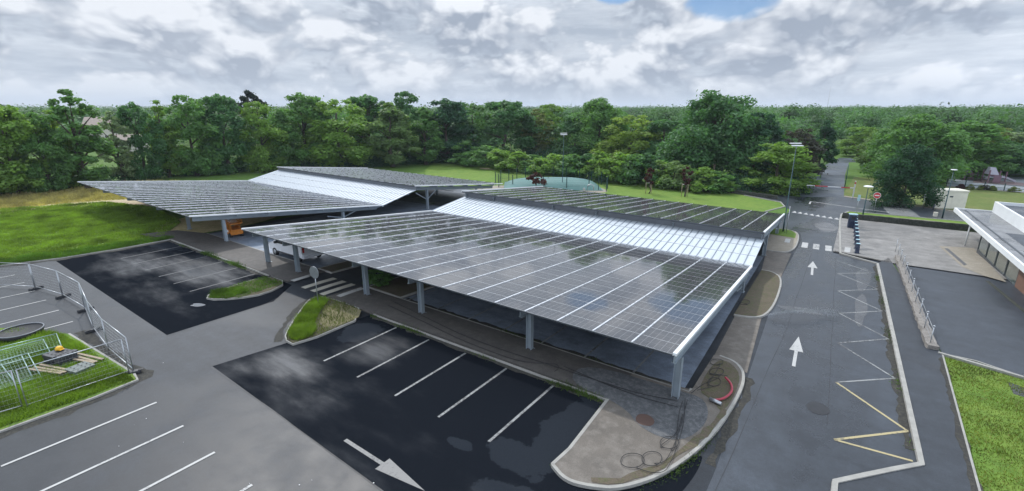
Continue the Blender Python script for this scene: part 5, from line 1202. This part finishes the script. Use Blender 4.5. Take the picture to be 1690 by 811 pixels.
# ragged grass along kerbs and on the islands
def inpoly(P_, x, y):
    c = np.zeros(len(x), bool); n = len(P_)
    for i in range(n):
        (x0, y0), (x1, y1) = P_[i], P_[i - 1]
        with np.errstate(divide='ignore', invalid='ignore'): c ^= ((y0 > y) != (y1 > y)) & (x < (x1 - x0) * (y - y0) / (y1 - y0 + 1e-12) + x0)
    return c
def blades(name, poly, n, h, z0, col, w=.02, clump=.35, dense=None):
    P_ = np.array(poly); lo, hi = P_.min(0), P_.max(0); x = rng.uniform(lo[0], hi[0], n * 3); y = rng.uniform(lo[1], hi[1], n * 3)
    k_ = inpoly(poly, x, y); x, y = x[k_][:n], y[k_][:n]; n = len(x)
    cl = .5 + .5 * np.sin(x * 1.7 + 1.3 * np.sin(y * 1.1)) * np.sin(y * 2.1 + np.sin(x * .9)); hh = h * (.35 + cl * .8) * rng.uniform(.5, 1.3, n)
    a = rng.random(n) * 6.283; lean = rng.normal(size=(n, 2)) * hh[:, None] * .45; zz = np.array([gz(q) for q in y]) + z0
    b0 = np.stack([x - np.cos(a) * w, y - np.sin(a) * w, zz], 1); b1 = np.stack([x + np.cos(a) * w, y + np.sin(a) * w, zz], 1); t_ = np.stack([x + lean[:, 0], y + lean[:, 1], zz + hh], 1)
    v = np.stack([b0, b1, t_], 1).reshape(-1, 3); o = mesh_np(name, v, np.arange(n * 3).reshape(-1, 3), M_BLADE); o.color = (*col, 1); o['kind'] = 'stuff'; return o
LG = (.155, .245, .036)
blades('tall_grass', [(-36, 1.2), (-24.6, 1.5), (-24.5, 5.7), (-32.8, 5.2), (-36, 3.5)], 42000, .24, .1, LG, .018)
blades('tall_grass', smooth_path([(-22.6, 11.8), (-23.9, 12.7), (-26.0, 15.0), (-26.5, 15.8), (-25.6, 16.2), (-24.9, 15.4), (-23.6, 13.9), (-22.0, 13.0), (-21.9, 12.0)], 1, True), 12000, .34, .12, LG, .016)
blades('tall_grass', I_NEAR, 2500, .22, .12, (.12, .15, .04), .016)
blades('tall_grass', [(-33, 12.6), (-32, 12.0), (-30.4, 13.0), (-30.6, 16.2), (-33.1, 16.2)], 2600, .20, .12, (.08, .15, .03), .018)
blades('tall_grass', [(-32.8, 12.6), (-31.9, 12.0), (-30.9, 12.6), (-31.0, 14.0), (-32.6, 14.2)], 3000, .3, .12, (.10, .18, .03), .018)
blades('short_grass', [(4.6, 8), (14, 8), (14, 28.5), (7.7, 29.6), (6.2, 30.5), (5, 30.5), (4.75, 18.7)], 45000, .10, .03, (.125, .175, .036), .016)
blades('short_grass', [(4.6, 8), (14, 8), (14, 28.5), (7.7, 29.6), (6.2, 30.5), (5, 30.5), (4.75, 18.7)], 16000, .08, .03, (.21, .20, .07), .018)
blades('tall_grass', [(-52.3, 5.4), (-50.9, 9), (-50.3, 13), (-50.4, 17), (-51.6, 16.6), (-52.2, 12), (-54, 6)], 12000, .38, .01, (.075, .15, .025), .025)
blades('tall_grass', [(-85, 6), (-52.5, 6), (-51.5, 10), (-51, 16), (-58, 20.5), (-70, 22), (-78, 20)], 60000, .24, .01, LG, .04)
blades('dry_grass', [(-83, 8), (-99, 8), (-97, 20), (-99, 31), (-90, 38), (-76, 32), (-80, 20)], 30000, .45, .01, (.42, .36, .17), .05)
def kerb_weeds(path, n, h, z0, col):
    d_ = dens(path, .12); C_ = []
    for i in range(n):
        p = d_[rng.integers(len(d_))]; k_ = math.sin(p[0] * 1.3) + math.sin(p[0] * .37 + p[1]) + rng.normal() * .5
        if k_ < .25: continue
        C_.append((p[0] + rng.normal() * .12, p[1] + rng.normal() * .12, k_))
    C_ = np.array(C_); n = len(C_); a = rng.random(n) * 6.283; w = .022; hh = h * C_[:, 2] * rng.uniform(.3, 1, n) * .6; lean = rng.normal(size=(n, 2)) * hh[:, None] * .6; zz = np.array([gz(q) for q in C_[:, 1]]) + z0
    v = np.stack([np.stack([C_[:, 0] - np.cos(a) * w, C_[:, 1] - np.sin(a) * w, zz], 1), np.stack([C_[:, 0] + np.cos(a) * w, C_[:, 1] + np.sin(a) * w, zz], 1), np.stack([C_[:, 0] + lean[:, 0], C_[:, 1] + lean[:, 1], zz + hh], 1)], 1).reshape(-1, 3)
    o = mesh_np('kerb_weeds', v, np.arange(n * 3).reshape(-1, 3), M_BLADE); o.color = (*col, 1); o['kind'] = 'stuff'
kerb_weeds([(-21.6, 16.4), (-6.9, 16.34)], 5000, .22, .03, (.07, .12, .03))
kerb_weeds([(-50, 16.5), (-33.2, 16.45)], 5000, .26, .03, (.06, .11, .03))
kerb_weeds([(-6.75, 16), (-6.65, 12.9), (-6.8, 11.9)], 1500, .2, .03, (.07, .13, .03))
kerb_weeds([(-4.3, 12.3), (-3.4, 13.7), (-2.85, 16.7)], 900, .09, .05, (.07, .12, .03))
kerb_weeds([(3.1, 20), (2.5, 48)], 2500, .2, .06, (.07, .12, .03))
kerb_weeds([(-22.2, 19.1), (-5, 19.0)], 2500, .14, .06, (.06, .09, .03))
# bake-free tidy up: prototypes that were never placed are removed
for kind, lst in PROT.items():
    for p in lst[PUSED.get(kind, 0):]:
        for ch in list(p.children): D.objects.remove(ch)
        D.objects.remove(p)
